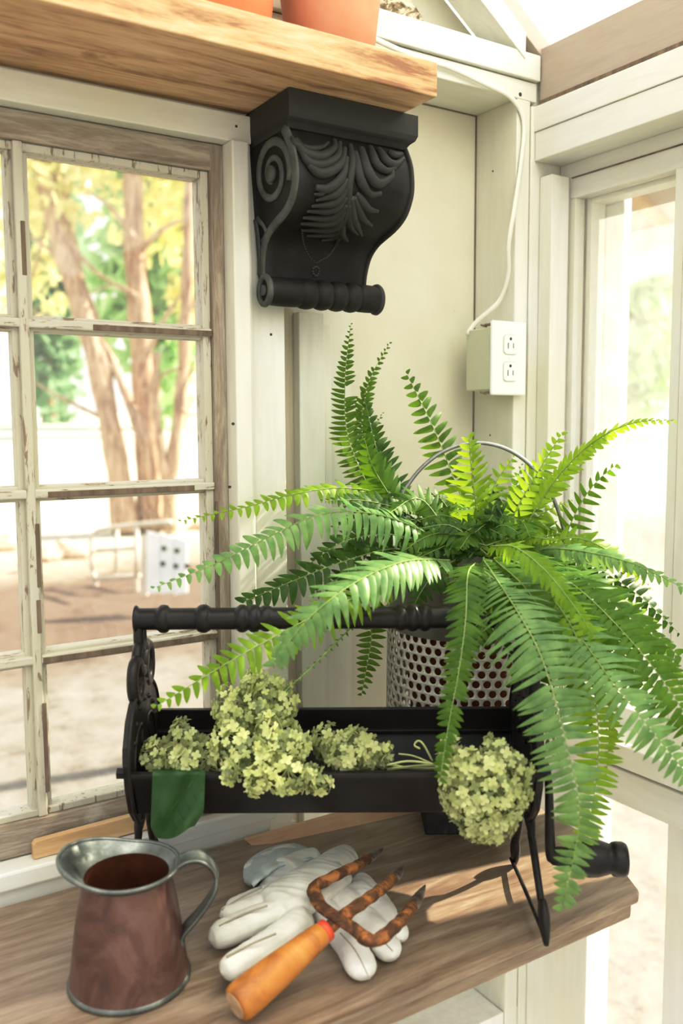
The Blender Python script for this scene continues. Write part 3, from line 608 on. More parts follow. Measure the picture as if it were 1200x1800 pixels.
# turned handle
def hz(z): return z
bm = B(); n = 220; pts = []; rr = []
beads = [(0.000, 0.009, 0.0158), (0.072, 0.014, 0.0165), (0.172, 0.016, 0.0165), (0.270, 0.013, 0.0162), (0.300, 0.014, 0.0162), (0.330, 0.013, 0.0152)]
beads = beads+[(1-a, b, c) for a, b, c in beads]
for i in range(n+1):
    u = i/n; r = 0.0126
    for c, wd, br in beads:
        d = abs(u-c)/wd
        if d < 1: r = max(r, 0.0122+(br-0.0122)*(1-d*d)**0.5)
    pts.append(Lc(-EX-0.004+(2*EX+0.008)*u, 0.0, 0.328)); rr.append(r)
tube(bm, pts, rr, 24); obj('handle', bm, blackpaint, tb, smooth=True)
def endframe(sx):
    x = sx*EX; t = 0.0035
    def Q(y, z, dx=0.0): return Lc(x+dx, y, z)
    bm = B()
    prf = [(-0.020, 0.098), (-0.045, 0.106), (-0.066, 0.125), (-0.080, 0.155), (-0.086, 0.185), (-0.084, 0.205), (-0.070, 0.228), (-0.050, 0.243), (-0.025, 0.252), (0.0, 0.255),
           (0.025, 0.252), (0.050, 0.243), (0.070, 0.228), (0.084, 0.205), (0.086, 0.185), (0.080, 0.155), (0.066, 0.125), (0.045, 0.106), (0.020, 0.098)]
    prism(bm, prf, lambda u, v, d: Lc(x+d, u*0.95, v), -t, t)
    pl = obj('end_plate', bm, iron, tb, bevel=0.0012)
    bm = B(); q = [Q(u*0.93, v, -sx*t) for u, v in prf]; tube(bm, spline(q, 60), 0.0022, 8)
    for k in range(7):
        a = math.pi*(k+0.5)/7; bmesh.ops.create_icosphere(bm, subdivisions=1, radius=0.0035, matrix=Matrix.Translation(Q(0.055*math.cos(a), 0.19+0.045*math.sin(a), -sx*t)))
    for s in (-1, 1): tube(bm, spline([Q(s*0.01, 0.11, -sx*t), Q(s*0.055, 0.15, -sx*t), Q(s*0.045, 0.20, -sx*t), Q(s*0.015, 0.21, -sx*t), Q(s*0.02, 0.185, -sx*t)], 24), 0.0022, 6)
    obj('raised_scrollwork', bm, iron, pl, smooth=True)
    # openwork links up to the handle
    bm = B()
    def loop(cy, cz_, ry, rz, r=0.0042, tilt=0.0):
        tube(bm, [Q(cy+ry*math.cos(a)*math.cos(tilt)-rz*math.sin(a)*math.sin(tilt), cz_+ry*math.cos(a)*math.sin(tilt)+rz*math.sin(a)*math.cos(tilt)) for a in [2*math.pi*i/32 for i in range(32)]], r, 8, closed=True, flat=(RH, 0.9))
    loop(-0.022, 0.262, 0.018, 0.022, 0.0072); loop(0.034, 0.268, 0.018, 0.022, 0.0072); loop(0.004, 0.282, 0.020, 0.017, 0.0068); loop(0.004, 0.308, 0.007, 0.016, 0.0068)
    bx(bm, -0.003, 0.003, -0.005, 0.005, 0.300, 0.330, lambda v: Lc(x+v.x, v.y, v.z))
    obj('link_scroll', bm, iron, tb, smooth=True)
    for s in (-1, 1):
        bm = B(); q_ = 0.78 if sx < 0 else 1.0; ye = (-0.122*q_ if s < 0 else 0.062); k = ye-s*0.004
        tube(bm, spline([Q(s*0.010, 0.112), Q(s*0.016+k*0.15, 0.095), Q(s*0.012+k*0.30, 0.078)], 12), lambda t: 0.0105*math.sin(math.pi*(0.35+0.6*t))+0.001, 10, flat=(RH, 0.55))
        tube(bm, spline([Q(s*0.010+k*0.22, 0.088), Q(k*0.55, 0.060), Q(k*0.82, 0.030), Q(k*0.92, 0.020)], 16), lambda t: 0.0046-0.001*t, 8)
        tube(bm, spline([Q(k*0.80, 0.040), Q(k*0.90, 0.024), Q(k*0.96, 0.011), Q(k, 0.0018)], 16), lambda t: 0.0022+0.0100*math.sin(math.pi*(0.20+0.72*t)), 10, flat=(RH, 0.5))
        obj('leg', bm, iron, tb, smooth=True)
    obj('foot_brace', tube(B(), spline([Q(0.058, 0.009, -sx*0.004), Q(-0.02, 0.014, -sx*0.004), Q(-0.108*q_, 0.012, -sx*0.002)], 12), 0.0024, 8), iron, tb)
endframe(-1); endframe(1)
# hub nut on the left, crank on the right
bm = tube(B(), [Lc(-EX-0.012, -0.070, 0.173), Lc(-EX, -0.070, 0.173)], 0.0065, 6); obj('axle_nut', bm, iron, tb)
bm = B(); tube(bm, [Lc(EX, -0.055, 0.168), Lc(EX+0.014, -0.055, 0.168)], 0.008, 14)
tube(bm, spline([Lc(EX+0.012, -0.055, 0.172), Lc(EX+0.013, -0.062, 0.150), Lc(EX+0.013, -0.068, 0.115), Lc(EX+0.014, -0.070, 0.084), Lc(EX+0.016, -0.070, 0.074)], 24), lambda t: 0.0055+0.003*t, 12, flat=(RH, 0.7))
ck = obj('crank_arm', bm, iron, tb, smooth=True)
KP = [(0.000, 0.006), (0.004, 0.0095), (0.012, 0.0105), (0.017, 0.010), (0.020, 0.0125), (0.030, 0.0175), (0.042, 0.0205), (0.052, 0.0200), (0.062, 0.0170), (0.066, 0.0155), (0.068, 0.0175), (0.072, 0.0185), (0.079, 0.0185), (0.083, 0.0165), (0.084, 0.010), (0.084, 0.001)]
bm = B(); tube(bm, [Lc(EX+0.012+a, -0.070-a*0.08, 0.0770-a*0.02) for a, r in KP], [r for a, r in KP], 24)
obj('crank_knob', bm, blackpaint, ck, smooth=True)
# ================================================================== BLOCK, BUCKET, POT
blk = prism(B(), [(0, 0), (0.102, 0), (0.102, 0.15), (0, 0.15)], lambda u, v, d: V((0.7226, 0.9172, d))+RH*(u-0.005)+FH*(v-0.01), TZ, TZ+0.073)
tag(obj('wooden_block', blk, blockm, bevel=0.002), 'rough charred-black block on the table under the perforated bucket', 'block')
BC = FH*1.226+RH*((832-600)/F*1.25); BZ = TZ+0.073; BR = 0.124; BH = 0.280
bk = thing('perforated_bucket', 'galvanised steel bucket with round perforations and wire bail, holding the fern, behind the caddy', 'bucket', (BC.x, BC.y, BZ))
NC = 54; cw = 2*math.pi/NC; rh_ = cw*BR*0.866; nrow = 15; hr = 0.0050
bm = B(); vc = {}
def cv(a, z, r=BR):
    k = (round((a % (2*math.pi))*20000), round(z*100000))
    if k not in vc: rz = BR*(1.0-0.03*(z/BH)); vc[k] = bm.verts.new((BC.x+rz*math.cos(a), BC.y+rz*math.sin(a), BZ+z))
    return vc[k]
zb = 0.016
for j in range(nrow):
    for i in range(NC):
        a0 = (i+(0.5 if j % 2 else 0))*cw; ac = a0+cw/2; z0 = zb+j*rh_; zc = z0+rh_/2
        outer = []; m_ = 16
        hole = [cv(ac+hr/BR*math.cos(2*math.pi*k/m_), zc+hr*math.sin(2*math.pi*k/m_)) for k in range(m_)]
        # outer square sampled so that neighbours share corners (half-column points keep the brick offset watertight)
        sq = [(1, 0), (1, 1), (0.5, 1), (0, 1), (-0.5, 1), (-1, 1), (-1, 0), (-1, -1), (-0.5, -1), (0, -1), (0.5, -1), (1, -1)]
        pts_ = [cv(ac+cw/2*sx_, zc+rh_/2*sy_) for sx_, sy_ in sq if (sx_, sy_) not in ((0.5, 1), (-0.5, 1), (0.5, -1), (-0.5, -1))]
        corner = {0: 0, 2: 1, 4: 2, 6: 3, 8: 4, 10: 5, 12: 6, 14: 7}
        for k in range(16):
            k2 = (k+1) % 16; c0 = pts_[k//2]; c1 = pts_[((k+1)//2) % 8]
            vs = [hole[k], hole[k2], c1] if c0 is c1 else [hole[k], hole[k2], c1, c0]
            try: bm.faces.new(vs)
            except ValueError: pass
ztop = zb+nrow*rh_
bw = obj('perforated_wall', bm, palesteel, bk, smooth=True)
sm = bw.modifiers.new('Solid', 'SOLIDIFY'); sm.thickness = 0.0012
MB = Matrix.Translation((BC.x, BC.y, BZ)); kk = lambda z: BR*(1.0-0.03*(z/BH))
obj('solid_collar', lathe(B(), [(kk(ztop)-0.0015, ztop-0.003), (kk(ztop)+0.001, ztop-0.003), (kk(BH), BH-0.004), (kk(BH)+0.004, BH-0.004), (kk(BH)+0.005, BH), (kk(BH)+0.002, BH+0.003), (kk(BH)-0.001, BH), (kk(ztop)-0.0015, ztop-0.003)], 72, MB), galv, bk, smooth=True)
obj('base', lathe(B(), [(0.002, 0.0), (BR-0.003, 0.0), (BR+0.0005, 0.003), (BR+0.0005, zb+0.002), (BR-0.002, zb+0.002), (BR-0.003, 0.004), (0.002, 0.004)], 72, MB), galv, bk, smooth=True)
pts = []; bm = B()
for i in range(61):
    a = math.pi*i/60; pts.append(V((BC.x, BC.y, 0))+RH*(-(BR+0.003)*math.cos(a))+FH*(-0.01+0.02*math.sin(a)*0)+V((0, 0, BZ+BH-0.03+0.200*math.sin(a)**0.85)))
tube(bm, pts, 0.0027, 10); bl = obj('bail_handle', bm, wirem, bk, smooth=True)
bm = B()
for s in (-1, 1):
    p = V((BC.x, BC.y, BZ+BH-0.03))+RH*(s*(BR+0.001)); obj('bail_ear', tube(B(), [p-RH*s*0.006, p+RH*s*0.006], 0.007, 12), galv, bk)
pt = thing('nursery_pot', 'dark red clay pot of soil inside the perforated bucket', 'pot', (BC.x, BC.y, BZ+0.005))
MP = Matrix.Translation((BC.x, BC.y, BZ+0.005))
obj('pot_body', lathe(B(), [(0.002, 0.0), (0.080, 0.0), (0.104, 0.225), (0.108, 0.225), (0.108, 0.25), (0.100, 0.25), (0.098, 0.225), (0.075, 0.006), (0.002, 0.006)], 48, MP), redpot, pt, smooth=True)
obj('soil', lathe(B(), [(0.001, 0.238), (0.05, 0.236), (0.099, 0.228)], 32, MP), soil, pt)
#@@FERN
# ================================================================== FERN
fern = thing('boston_fern', 'lush Boston fern with arching fronds spilling out of the perforated bucket', 'fern', (BC.x, BC.y, BZ+0.236))
FR = random.Random(11)
def pinna(bm, p, d, n, L, w, droop=0.0, fold=0.0, mi=0):
    """one leaflet from p along d, lying in the plane across n"""
    s = d.cross(n).normalized(); st = [(0.0, 0.36), (0.08, 0.92), (0.35, 1.0), (0.66, 0.76), (0.88, 0.40), (1.0, 0.05)]
    cur = FR.uniform(-0.12, 0.22); prev = None
    for t, k in st:
        c = p+d*(L*t)+n*(-droop*L*t*t)+s*(cur*L*0.35*t*t); hw = w*0.5*k
        ear = 1.0+(0.35 if t == 0.08 else 0.0)
        row = [bm.verts.new(c+s*hw*ear-n*fold*hw), bm.verts.new(c), bm.verts.new(c-s*hw-n*fold*hw)]
        if prev:
            for a in (0, 1):
                f = bm.faces.new((prev[a], prev[a+1], row[a+1], row[a])); f.material_index = mi; f.smooth = True
        prev = row
def frond(ctrl, hw, m, dens=11.0, start=0.0, nrm=None, tipk=0.15, droop=0.25, sweep=0.30, peak=0.3, wk=0.95, name='frond', two=None):
    """ctrl: (px, py, depth) control points from crown to tip; hw: leaflet length in photo pixels at the widest place"""
    P = [at(*c) for c in ctrl]; d0 = sum(c[2] for c in ctrl)/len(ctrl)
    L = 0; q = spline(P, 80)
    for a, b in zip(q, q[1:]): L += (b-a).length
    pitch = dens*d0/F; n = max(10, int(L/pitch)); q = spline(P, n+1); bm = B()
    tube(bm, q, lambda t: 0.0011-0.0008*t, 5, mi=1)
    for i in range(n+1):
        t = i/n
        if t < start: continue
        p = q[i]; tg = (q[min(i+1, n)]-q[max(i-1, 0)]).normalized()
        view = (-p).normalized()
        nn = V(nrm) if nrm else (view*0.75+V((0, 0, 1))*0.55)
        nn = (nn-tg*nn.dot(tg)).normalized(); side = tg.cross(nn).normalized()
        u = (t-start)/(1-start)
        if u < peak: k = 0.55+0.45*math.sin(u/peak*math.pi/2)
        else: k = tipk+(1-tipk)*(1-((u-peak)/(1-peak))**1.5)
        LL = hw*k*d0/F
        for s in (-1, 1):
            if FR.random() < 0.025: continue
            l = LL*FR.uniform(0.86, 1.08); sw = sweep+FR.uniform(-0.09, 0.09)+0.25*u
            d = (side*s*math.cos(sw)+tg*math.sin(sw)-nn*FR.uniform(-0.05, 0.22)).normalized()
            n2 = (nn+side*s*FR.uniform(-0.15, 0.35)+tg*FR.uniform(-0.2, 0.25)); n2 = (n2-d*n2.dot(d)).normalized()
            pinna(bm, p+tg*(pitch*0.25*s), d, n2, l, min(pitch*wk*FR.uniform(0.9, 1.1), l*0.55), droop*FR.uniform(0.5, 1.5), 0.25)
    o = obj(name, bm, [m, rachism], fern)
    return o
D = 1.25
# upright fronds at the back
frond([(705, 960, 1.24), (655, 870, 1.25), (612, 770, 1.23), (606, 670, 1.20), (616, 572, 1.17)], 36, f_mid, 9.5, 0.12, tipk=0.12, peak=0.3, sweep=0.06, nrm=(-0.45, -0.85, 0.05), wk=0.8)
frond([(715, 950, 1.27), (668, 860, 1.28), (636, 770, 1.28), (645, 680, 1.27), (683, 605, 1.26)], 27, f_mid, 10, 0.15, tipk=0.2, peak=0.2, nrm=(-0.7, -0.6, 0.1))
frond([(700, 940, 1.28), (655, 850, 1.29), (648, 780, 1.30), (671, 728, 1.30)], 20, f_mid, 10, 0.3)
frond([(730, 950, 1.22), (690, 880, 1.21), (655, 820, 1.19), (640, 770, 1.18)], 46, f_mid, 13, 0.15, sweep=0.35, nrm=(-0.45, -0.85, 0.1))
frond([(735, 960, 1.26), (705, 890, 1.26), (665, 800, 1.26), (640, 700, 1.24)], 42, f_dark, 11, 0.1, sweep=0.2, nrm=(-0.45, -0.85, 0.1))
frond([(850, 960, 1.26), (805, 860, 1.27), (765, 760, 1.26), (716, 660, 1.24)], 42, f_mid, 16, 0.2, tipk=0.3, peak=0.35, wk=0.72, sweep=0.08, nrm=(-0.4, -0.85, 0.2))
frond([(852, 970, 1.22), (838, 900, 1.20), (830, 840, 1.18), (824, 772, 1.16)], 54, f_bright, 13, 0.12, tipk=0.25, wk=0.8, sweep=0.2, nrm=(-0.4, -0.85, 0.2))
frond([(862, 965, 1.25), (858, 900, 1.26), (870, 850, 1.27), (905, 800, 1.27)], 36, f_bright, 14, 0.2, wk=0.7, nrm=(-0.5, -0.5, 0.4))
frond([(880, 970, 1.22), (905, 900, 1.22), (945, 830, 1.21), (985, 765, 1.20)], 34, f_bright, 13, 0.15, tipk=0.35, wk=0.8, nrm=(-0.7, -0.5, 0.1))
frond([(890, 975, 1.24), (915, 900, 1.25), (940, 850, 1.26), (968, 812, 1.27)], 42, f_mid, 13, 0.15, wk=0.75)
frond([(895, 980, 1.22), (950, 880, 1.20), (1010, 805, 1.17), (1070, 760, 1.13), (1125, 741, 1.10), (1182, 739, 1.07)], 30, f_bright, 13, 0.25, tipk=0.22, peak=0.12, wk=0.95, sweep=0.55)
frond([(960, 1010, 1.22), (985, 960, 1.20), (1015, 895, 1.17), (1045, 850, 1.15), (1078, 820, 1.13)], 36, f_mid, 17, 0.2, tipk=0.3, wk=0.55, sweep=0.15)
frond([(905, 985, 1.20), (960, 965, 1.14), (1030, 970, 1.09), (1110, 990, 1.05), (1205, 1035, 1.01)], 32, f_pale, 13, 0.1, tipk=0.3, sweep=0.5, droop=0.5)
frond([(910, 985, 1.22), (970, 940, 1.18), (1040, 960, 1.14), (1120, 1000, 1.11), (1170, 1020, 1.10)], 22, f_bright, 14, 0.3, tipk=0.3, sweep=0.5, droop=0.5)
# left side
frond([(800, 975, 1.24), (735, 930, 1.16), (650, 902, 1.11), (560, 905, 1.07), (470, 945, 1.03), (380, 990, 1.00), (275, 1032, 0.97)], 54, f_pale, 17, 0.05, tipk=0.18, peak=0.3, wk=0.78, sweep=0.05, droop=0.5, nrm=(0.0, -0.7, 0.75))
frond([(790, 950, 1.26), (700, 880, 1.24), (610, 858, 1.20), (520, 868, 1.15), (430, 892, 1.11), (322, 915, 1.07)], 30, f_bright, 16, 0.1, tipk=0.25, peak=0.3, wk=0.8, sweep=0.1, droop=0.4)
frond([(780, 950, 1.24), (710, 900, 1.20), (640, 880, 1.17), (570, 880, 1.14)], 38, f_dark, 13, 0.1, sweep=0.3)
frond([(760, 980, 1.22), (690, 965, 1.16), (610, 985, 1.12), (530, 1015, 1.09), (435, 1055, 1.06)], 56, f_dark, 16, 0.05, tipk=0.35, peak=0.4, wk=0.85, sweep=0.25, droop=0.3)
frond([(760, 970, 1.22), (690, 940, 1.18), (610, 950, 1.15), (545, 990, 1.13)], 56, f_dark, 14, 0.05, sweep=0.2)
frond([(765, 990, 1.20), (700, 1000, 1.16), (640, 1030, 1.13), (600, 1075, 1.11)], 50, f_dark, 14, 0.0, sweep=0.3)
frond([(790, 985, 1.10), (720, 985, 1.00), (650, 1010, 0.95), (585, 1050, 0.91), (530, 1100, 0.89), (485, 1160, 0.88)], 66, f_pale, 16, 0.02, tipk=0.35, peak=0.45, wk=0.9, sweep=0.45, droop=0.35)
frond([(720, 1020, 1.08), (600, 1060, 1.00), (500, 1110, 0.97), (400, 1165, 0.95), (277, 1240, 0.93)], 54, f_bright, 17, 0.1, tipk=0.25, peak=0.4, wk=0.72, sweep=0.25, droop=0.3)
frond([(700, 1050, 1.16), (655, 1085, 1.17), (652, 1130, 1.18), (636, 1218, 1.18)], 30, f_mid, 11, 0.15, tipk=0.3, peak=0.3, wk=0.8, sweep=0.1)
frond([(640, 1080, 1.05), (580, 1140, 1.00), (545, 1175, 0.98), (500, 1215, 0.96)], 8, f_mid, 16, 0.1, tipk=0.8, name='bare_tendril', wk=0.5)
# centre and right, hanging forward over the caddy
frond([(835, 990, 1.06), (822, 1010, 0.97), (818, 1090, 0.93), (806, 1180, 0.915), (787, 1280, 0.905), (773, 1372, 0.90)], 46, f_mid, 11, 0.0, tipk=0.3, peak=0.15, wk=0.95, sweep=0.25)
frond([(850, 995, 1.08), (860, 1050, 1.03), (850, 1100, 1.01), (828, 1150, 1.00)], 44, f_mid, 13, 0.0, sweep=0.3)
frond([(860, 1000, 1.05), (900, 1060, 0.95), (945, 1140, 0.90), (975, 1230, 0.88), (1003, 1340, 0.865), (1018, 1440, 0.855), (990, 1592, 0.85)], 86, f_pale, 12.5, 0.0, tipk=0.22, peak=0.28, wk=0.9, sweep=0.05, droop=0.35)
frond([(905, 990, 1.08), (985, 1070, 0.98), (1035, 1180, 0.95), (1052, 1300, 0.94), (1040, 1420, 0.935), (1015, 1500, 0.93)], 64, f_bright, 12, 0.0, tipk=0.3, peak=0.3, wk=0.8, sweep=0.0, droop=0.4)
frond([(930, 1010, 1.10), (1030, 1110, 1.04), (1065, 1210, 1.02), (1070, 1290, 1.01), (1066, 1358, 1.01)], 36, f_bright, 12, 0.1, wk=0.8, sweep=0.1)
frond([(900, 985, 1.10), (1000, 1095, 0.98), (1081, 1205, 0.92), (1145, 1284, 0.89), (1215, 1370, 0.87)], 78, f_pale, 13, 0.0, tipk=0.3, peak=0.4, wk=0.85, sweep=0.1, droop=0.4)
frond([(930, 980, 1.10), (1010, 1030, 1.02), (1080, 1095, 0.98), (1160, 1190, 0.94), (1245, 1320, 0.91)], 86, f_mid, 13, 0.0, tipk=0.3, peak=0.4, wk=0.85, sweep=0.15, droop=0.4)
frond([(930, 975, 1.14), (1010, 1010, 1.08), (1100, 1080, 1.04), (1190, 1150, 1.01)], 66, f_mid, 15, 0.0, tipk=0.3, wk=0.85, sweep=0.2, droop=0.4)
frond([(865, 960, 1.06), (905, 962, 1.00), (955, 1000, 0.97), (1005, 1060, 0.95), (1046, 1122, 0.94)], 36, f_bright, 13, 0.0, tipk=0.35, wk=0.85, sweep=0.5, droop=0.3)
frond([(870, 985, 1.06), (920, 1030, 1.00), (960, 1090, 0.97), (1000, 1170, 0.95)], 66, f_mid, 14, 0.0, wk=0.85, sweep=0.2)
frond([(850, 985, 1.06), (880, 1030, 1.02), (890, 1080, 1.00), (880, 1130, 0.99)], 52, f_mid, 13, 0.0, wk=0.85, sweep=0.3)
frond([(905, 1000, 1.12), (940, 1090, 1.06), (950, 1180, 1.04), (935, 1290, 1.03)], 46, f_dark, 13, 0.1, wk=0.8, sweep=0.1)
frond([(960, 1010, 1.12), (1040, 1060, 1.07), (1100, 1150, 1.03), (1150, 1240, 1.01)], 56, f_mid, 15, 0.1, wk=0.8, sweep=0.2, droop=0.5)
for c_, h_, m_, dn in [
    ([(920, 985, 1.14), (990, 1035, 1.09), (1060, 1120, 1.06), (1110, 1200, 1.04)], 56, f_mid, 14), ([(900, 985, 1.13), (950, 1050, 1.08), (1000, 1150, 1.06), (1020, 1260, 1.05)], 52, f_dark, 14),
    ([(935, 970, 1.16), (1030, 990, 1.12), (1120, 1045, 1.10), (1190, 1110, 1.09)], 46, f_dark, 14), ([(880, 975, 1.10), (930, 1000, 1.04), (990, 1040, 1.01), (1040, 1100, 1.00)], 48, f_mid, 13),
    ([(940, 965, 1.18), (1010, 945, 1.15), (1080, 975, 1.13), (1140, 1030, 1.12)], 34, f_bright, 14), ([(960, 1000, 1.14), (1050, 1030, 1.10), (1130, 1110, 1.07), (1215, 1230, 1.05)], 52, f_bright, 15),
    ([(850, 980, 1.12), (845, 1040, 1.08), (862, 1100, 1.06), (905, 1160, 1.05)], 50, f_dark, 13), ([(930, 1005, 1.10), (960, 1090, 1.05), (1010, 1200, 1.03), (1040, 1290, 1.02)], 44, f_mid, 13),
    ([(800, 985, 1.16), (770, 1000, 1.12), (740, 1040, 1.10), (720, 1080, 1.10)], 40, f_dark, 13), ([(790, 960, 1.24), (720, 915, 1.23), (650, 905, 1.21), (590, 925, 1.20)], 50, f_dark, 13),
    ([(770, 975, 1.18), (700, 985, 1.15), (620, 1005, 1.13), (560, 1035, 1.12)], 48, f_dark, 13), ([(870, 950, 1.28), (900, 880, 1.30), (915, 820, 1.30)], 34, f_mid, 14), ([(900, 955, 1.27), (950, 905, 1.28), (1000, 880, 1.28)], 30, f_bright, 14),
    ([(860, 985, 1.09), (905, 1045, 1.02), (935, 1110, 0.99), (945, 1190, 0.98)], 52, f_bright, 13), ([(720, 930, 1.27), (700, 880, 1.27), (672, 840, 1.27)], 40, f_dark, 12)]:
    frond(c_, h_, m_, dn, 0.05, sweep=0.25, droop=0.4, wk=0.8)
# crown filler
for i in range(44):
    a = FR.uniform(0, 2*math.pi); rr_ = FR.uniform(60, 170)
    bx_, by_ = 835+FR.uniform(-60, 70), 960+FR.uniform(-10, 25)
    ex, ey = bx_+rr_*math.cos(a)*1.1, by_-abs(rr_*math.sin(a))*0.55-10+FR.uniform(0, 45)
    dd = 1.25+FR.uniform(-0.10, 0.06)
    frond([(bx_, by_, dd), ((bx_+ex)/2, min(by_, ey)-FR.uniform(5, 30), dd), (ex, ey, dd-FR.uniform(0, 0.08))], FR.uniform(24, 42), [f_dark, f_mid, f_dark, f_mid, f_bright][i % 5], 12, 0.05, sweep=0.4)
# ================================================================== HYDRANGEAS
HR = random.Random(3)
def floret(bm, p, n, r, mi=0):
    n = n.normalized(); a = n.orthogonal().normalized(); b = n.cross(a); ph = HR.uniform(0, 6.28)
    c = bm.verts.new(p)
    for k in range(4):
        an = ph+k*math.pi/2; d = a*math.cos(an)+b*math.sin(an); s = n.cross(d)
        cup = HR.uniform(0.05, 0.5)
        v = [bm.verts.new(p+d*r*x+s*r*y+n*r*z*cup) for x, y, z in ((0.45, 0.42, 0.25), (0.92, 0.36, 0.6), (1.08, 0.0, 0.8), (0.92, -0.36, 0.6), (0.45, -0.42, 0.25))]
        m = bm.verts.new(p+d*r*0.62+n*r*0.1)
        for q0, q1 in ((c, v[0]), (v[0], v[1]), (v[1], v[2]), (v[2], v[3]), (v[3], v[4]), (v[4], c)):
            f = bm.faces.new((m, q0, q1)); f.smooth = True; f.material_index = mi
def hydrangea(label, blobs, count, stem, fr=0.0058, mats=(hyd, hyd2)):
    """blobs: (px, py, depth, rx_px, ry_px) ellipsoids of florets"""
    cs = []
    for px, py, d, rx, ry in blobs: cs.append((at(px, py, d), rx*d/F, ry*d/F, rx*ry))
    count = int(count*1.35); tot = sum(c[3] for c in cs); h = thing('dried_hydrangea', label, 'flower', min((c[0]-UP*c[2] for c in cs), key=lambda v: v.z), 'dried hydrangea heads in the caddy')
    bm = B(); bs = B()
    for c, rx, ry, wgt in cs:
        for _ in range(int(count*wgt/tot)):
            while True:
                v = V((HR.gauss(0, 1), HR.gauss(0, 1), HR.gauss(0, 1)));
                if v.length > 0.1: break
            v.normalize(); v = v if v.dot(-FW) > -0.45 else -v
            sh = HR.choice((1.0, 1.0, 0.93, 0.8, 0.62)); p = c+RT*v.x*rx*sh+UP*v.y*ry*sh+(-FW)*v.dot(V((0, 0, 1)))*0
            w = RT*v.x*rx+UP*v.y*ry-FW*v.z*(rx+ry)*0.45
            p = c+w*sh; nn = w.normalized()+V((HR.uniform(-.5, .5), HR.uniform(-.5, .5), HR.uniform(-.3, .6)))
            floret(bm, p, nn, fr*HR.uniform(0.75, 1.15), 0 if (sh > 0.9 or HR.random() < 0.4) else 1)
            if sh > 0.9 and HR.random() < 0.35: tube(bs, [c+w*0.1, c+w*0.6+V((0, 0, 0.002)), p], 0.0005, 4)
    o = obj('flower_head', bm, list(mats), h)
    q = [at(*s) for s in stem]; tube(bs, spline(q, 20), 0.0017, 6); obj('stem', bs, stemm, h)
    return h
hydrangea('small green dried hydrangea head at the left end of the caddy trough', [(288, 1325, 1.0, 38, 34), (335, 1295, 1.03, 38, 42), (335, 1330, 0.99, 46, 30)], 300, [(330, 1340, 1.0), (400, 1360, 1.02), (470, 1365, 1.03)])
hydrangea('largest green dried hydrangea, piled high and drooping over the caddy front', [(430, 1240, 1.02, 56, 50), (480, 1225, 1.03, 50, 45), (430, 1310, 0.985, 60, 58), (500, 1290, 0.98, 52, 50), (505, 1350, 0.955, 58, 42), (452, 1370, 0.945, 18, 28), (560, 1368, 0.955, 26, 26), (470, 1200, 1.04, 45, 35), (405, 1360, 0.95, 12, 18)], 1150, [(470, 1320, 1.0), (560, 1360, 1.03), (640, 1365, 1.03)])
hydrangea('green dried hydrangea lying in the trough right of the drooping one', [(590, 1300, 1.01, 42, 40), (645, 1310, 1.0, 42, 40), (612, 1325, 0.985, 40, 28), (675, 1330, 1.0, 16, 18)], 380, [(650, 1335, 1.0), (720, 1350, 1.0), (800, 1350, 0.99)])
hydrangea('round green dried hydrangea hanging over the front right of the caddy', [(850, 1375, 0.94, 78, 88), (815, 1340, 0.94, 44, 60), (890, 1340, 0.94, 46, 60), (855, 1430, 0.93, 55, 48), (900, 1390, 0.93, 34, 30)], 950, [(850, 1350, 0.97), (760, 1345, 0.99), (680, 1352, 1.0)])
bm = B(); tube(bm, spline([at(760, 1338, 0.98), at(745, 1310, 0.98), at(735, 1302, 0.985), at(728, 1310, 0.985), at(738, 1316, 0.98)], 20), 0.0012, 6)
tube(bm, spline([at(680, 1345, 0.98), at(720, 1338, 0.975), at(775, 1345, 0.97)], 14), 0.0014, 6); tube(bm, spline([at(700, 1325, 0.99), at(730, 1330, 0.985), at(775, 1350, 0.97)], 14), 0.0011, 6)
tag(obj('dried_tendril', bm, stemm, smooth=True), 'curled pale dried flower stems on the trough rim beside the round hydrangea', 'stem')
# green leaf hanging over the rim
lf = thing('hydrangea_leaf', 'dark green veined leaf folded over the front rim at the left of the caddy', 'leaf', at(315, 1460, 0.96))
bm = B(); g = []
for j in range(19):
    v = j/18; row = []
    xl0 = 268-4*v+(0 if v < 0.85 else (v-0.85)*60); xr0 = 361-4*v-(0 if v < 0.75 else (v-0.75)*60)
    yb = 1352+v*(108)
    for i in range(15):
        u = i/14; px = xl0+(xr0-xl0)*u; dip = (1-u)*0+(math.sin(math.pi*min(1, u*1.15))*10 if v > 0.9 else 0)*(v-0.9)*10
        d = 0.957-0.006*math.sin(math.pi*u)+0.004*math.sin(u*9+v*4)+(0.030*(1-v/0.06)**2 if v < 0.06 else 0)
        d -= 0.004*abs(u-(0.95-0.75*v))*3*0.5
        row.append(bm.verts.new(at(px, yb+dip-(8*u*v)+4*(1-u)*v*3, d)))
    g.append(row)
for a, b in zip(g, g[1:]):
    for i in range(14): bm.faces.new((a[i], a[i+1], b[i+1], b[i]))
obj('leaf_blade', bm, bigleaf, lf, smooth=True)
bm = B(); tube(bm, spline([at(352, 1356, 0.950), at(325, 1392, 0.946), at(298, 1430, 0.945), at(286, 1462, 0.947)], 20), lambda t: 0.0009-0.0005*t, 6)
for k in range(5):
    u = 0.12+0.17*k; p0 = at(352-66*u, 1356+100*u, 0.947)
    tube(bm, spline([p0, at(352-66*u-24, 1356+100*u-6+3, 0.948), at(352-66*u-44+8*k, 1356+100*u-20+8, 0.950)], 8), 0.0003, 5); tube(bm, spline([p0, at(352-66*u+12, 1356+100*u+22, 0.949)], 6), 0.0003, 5)
obj('leaf_vein', bm, f_dark, lf, smooth=True)
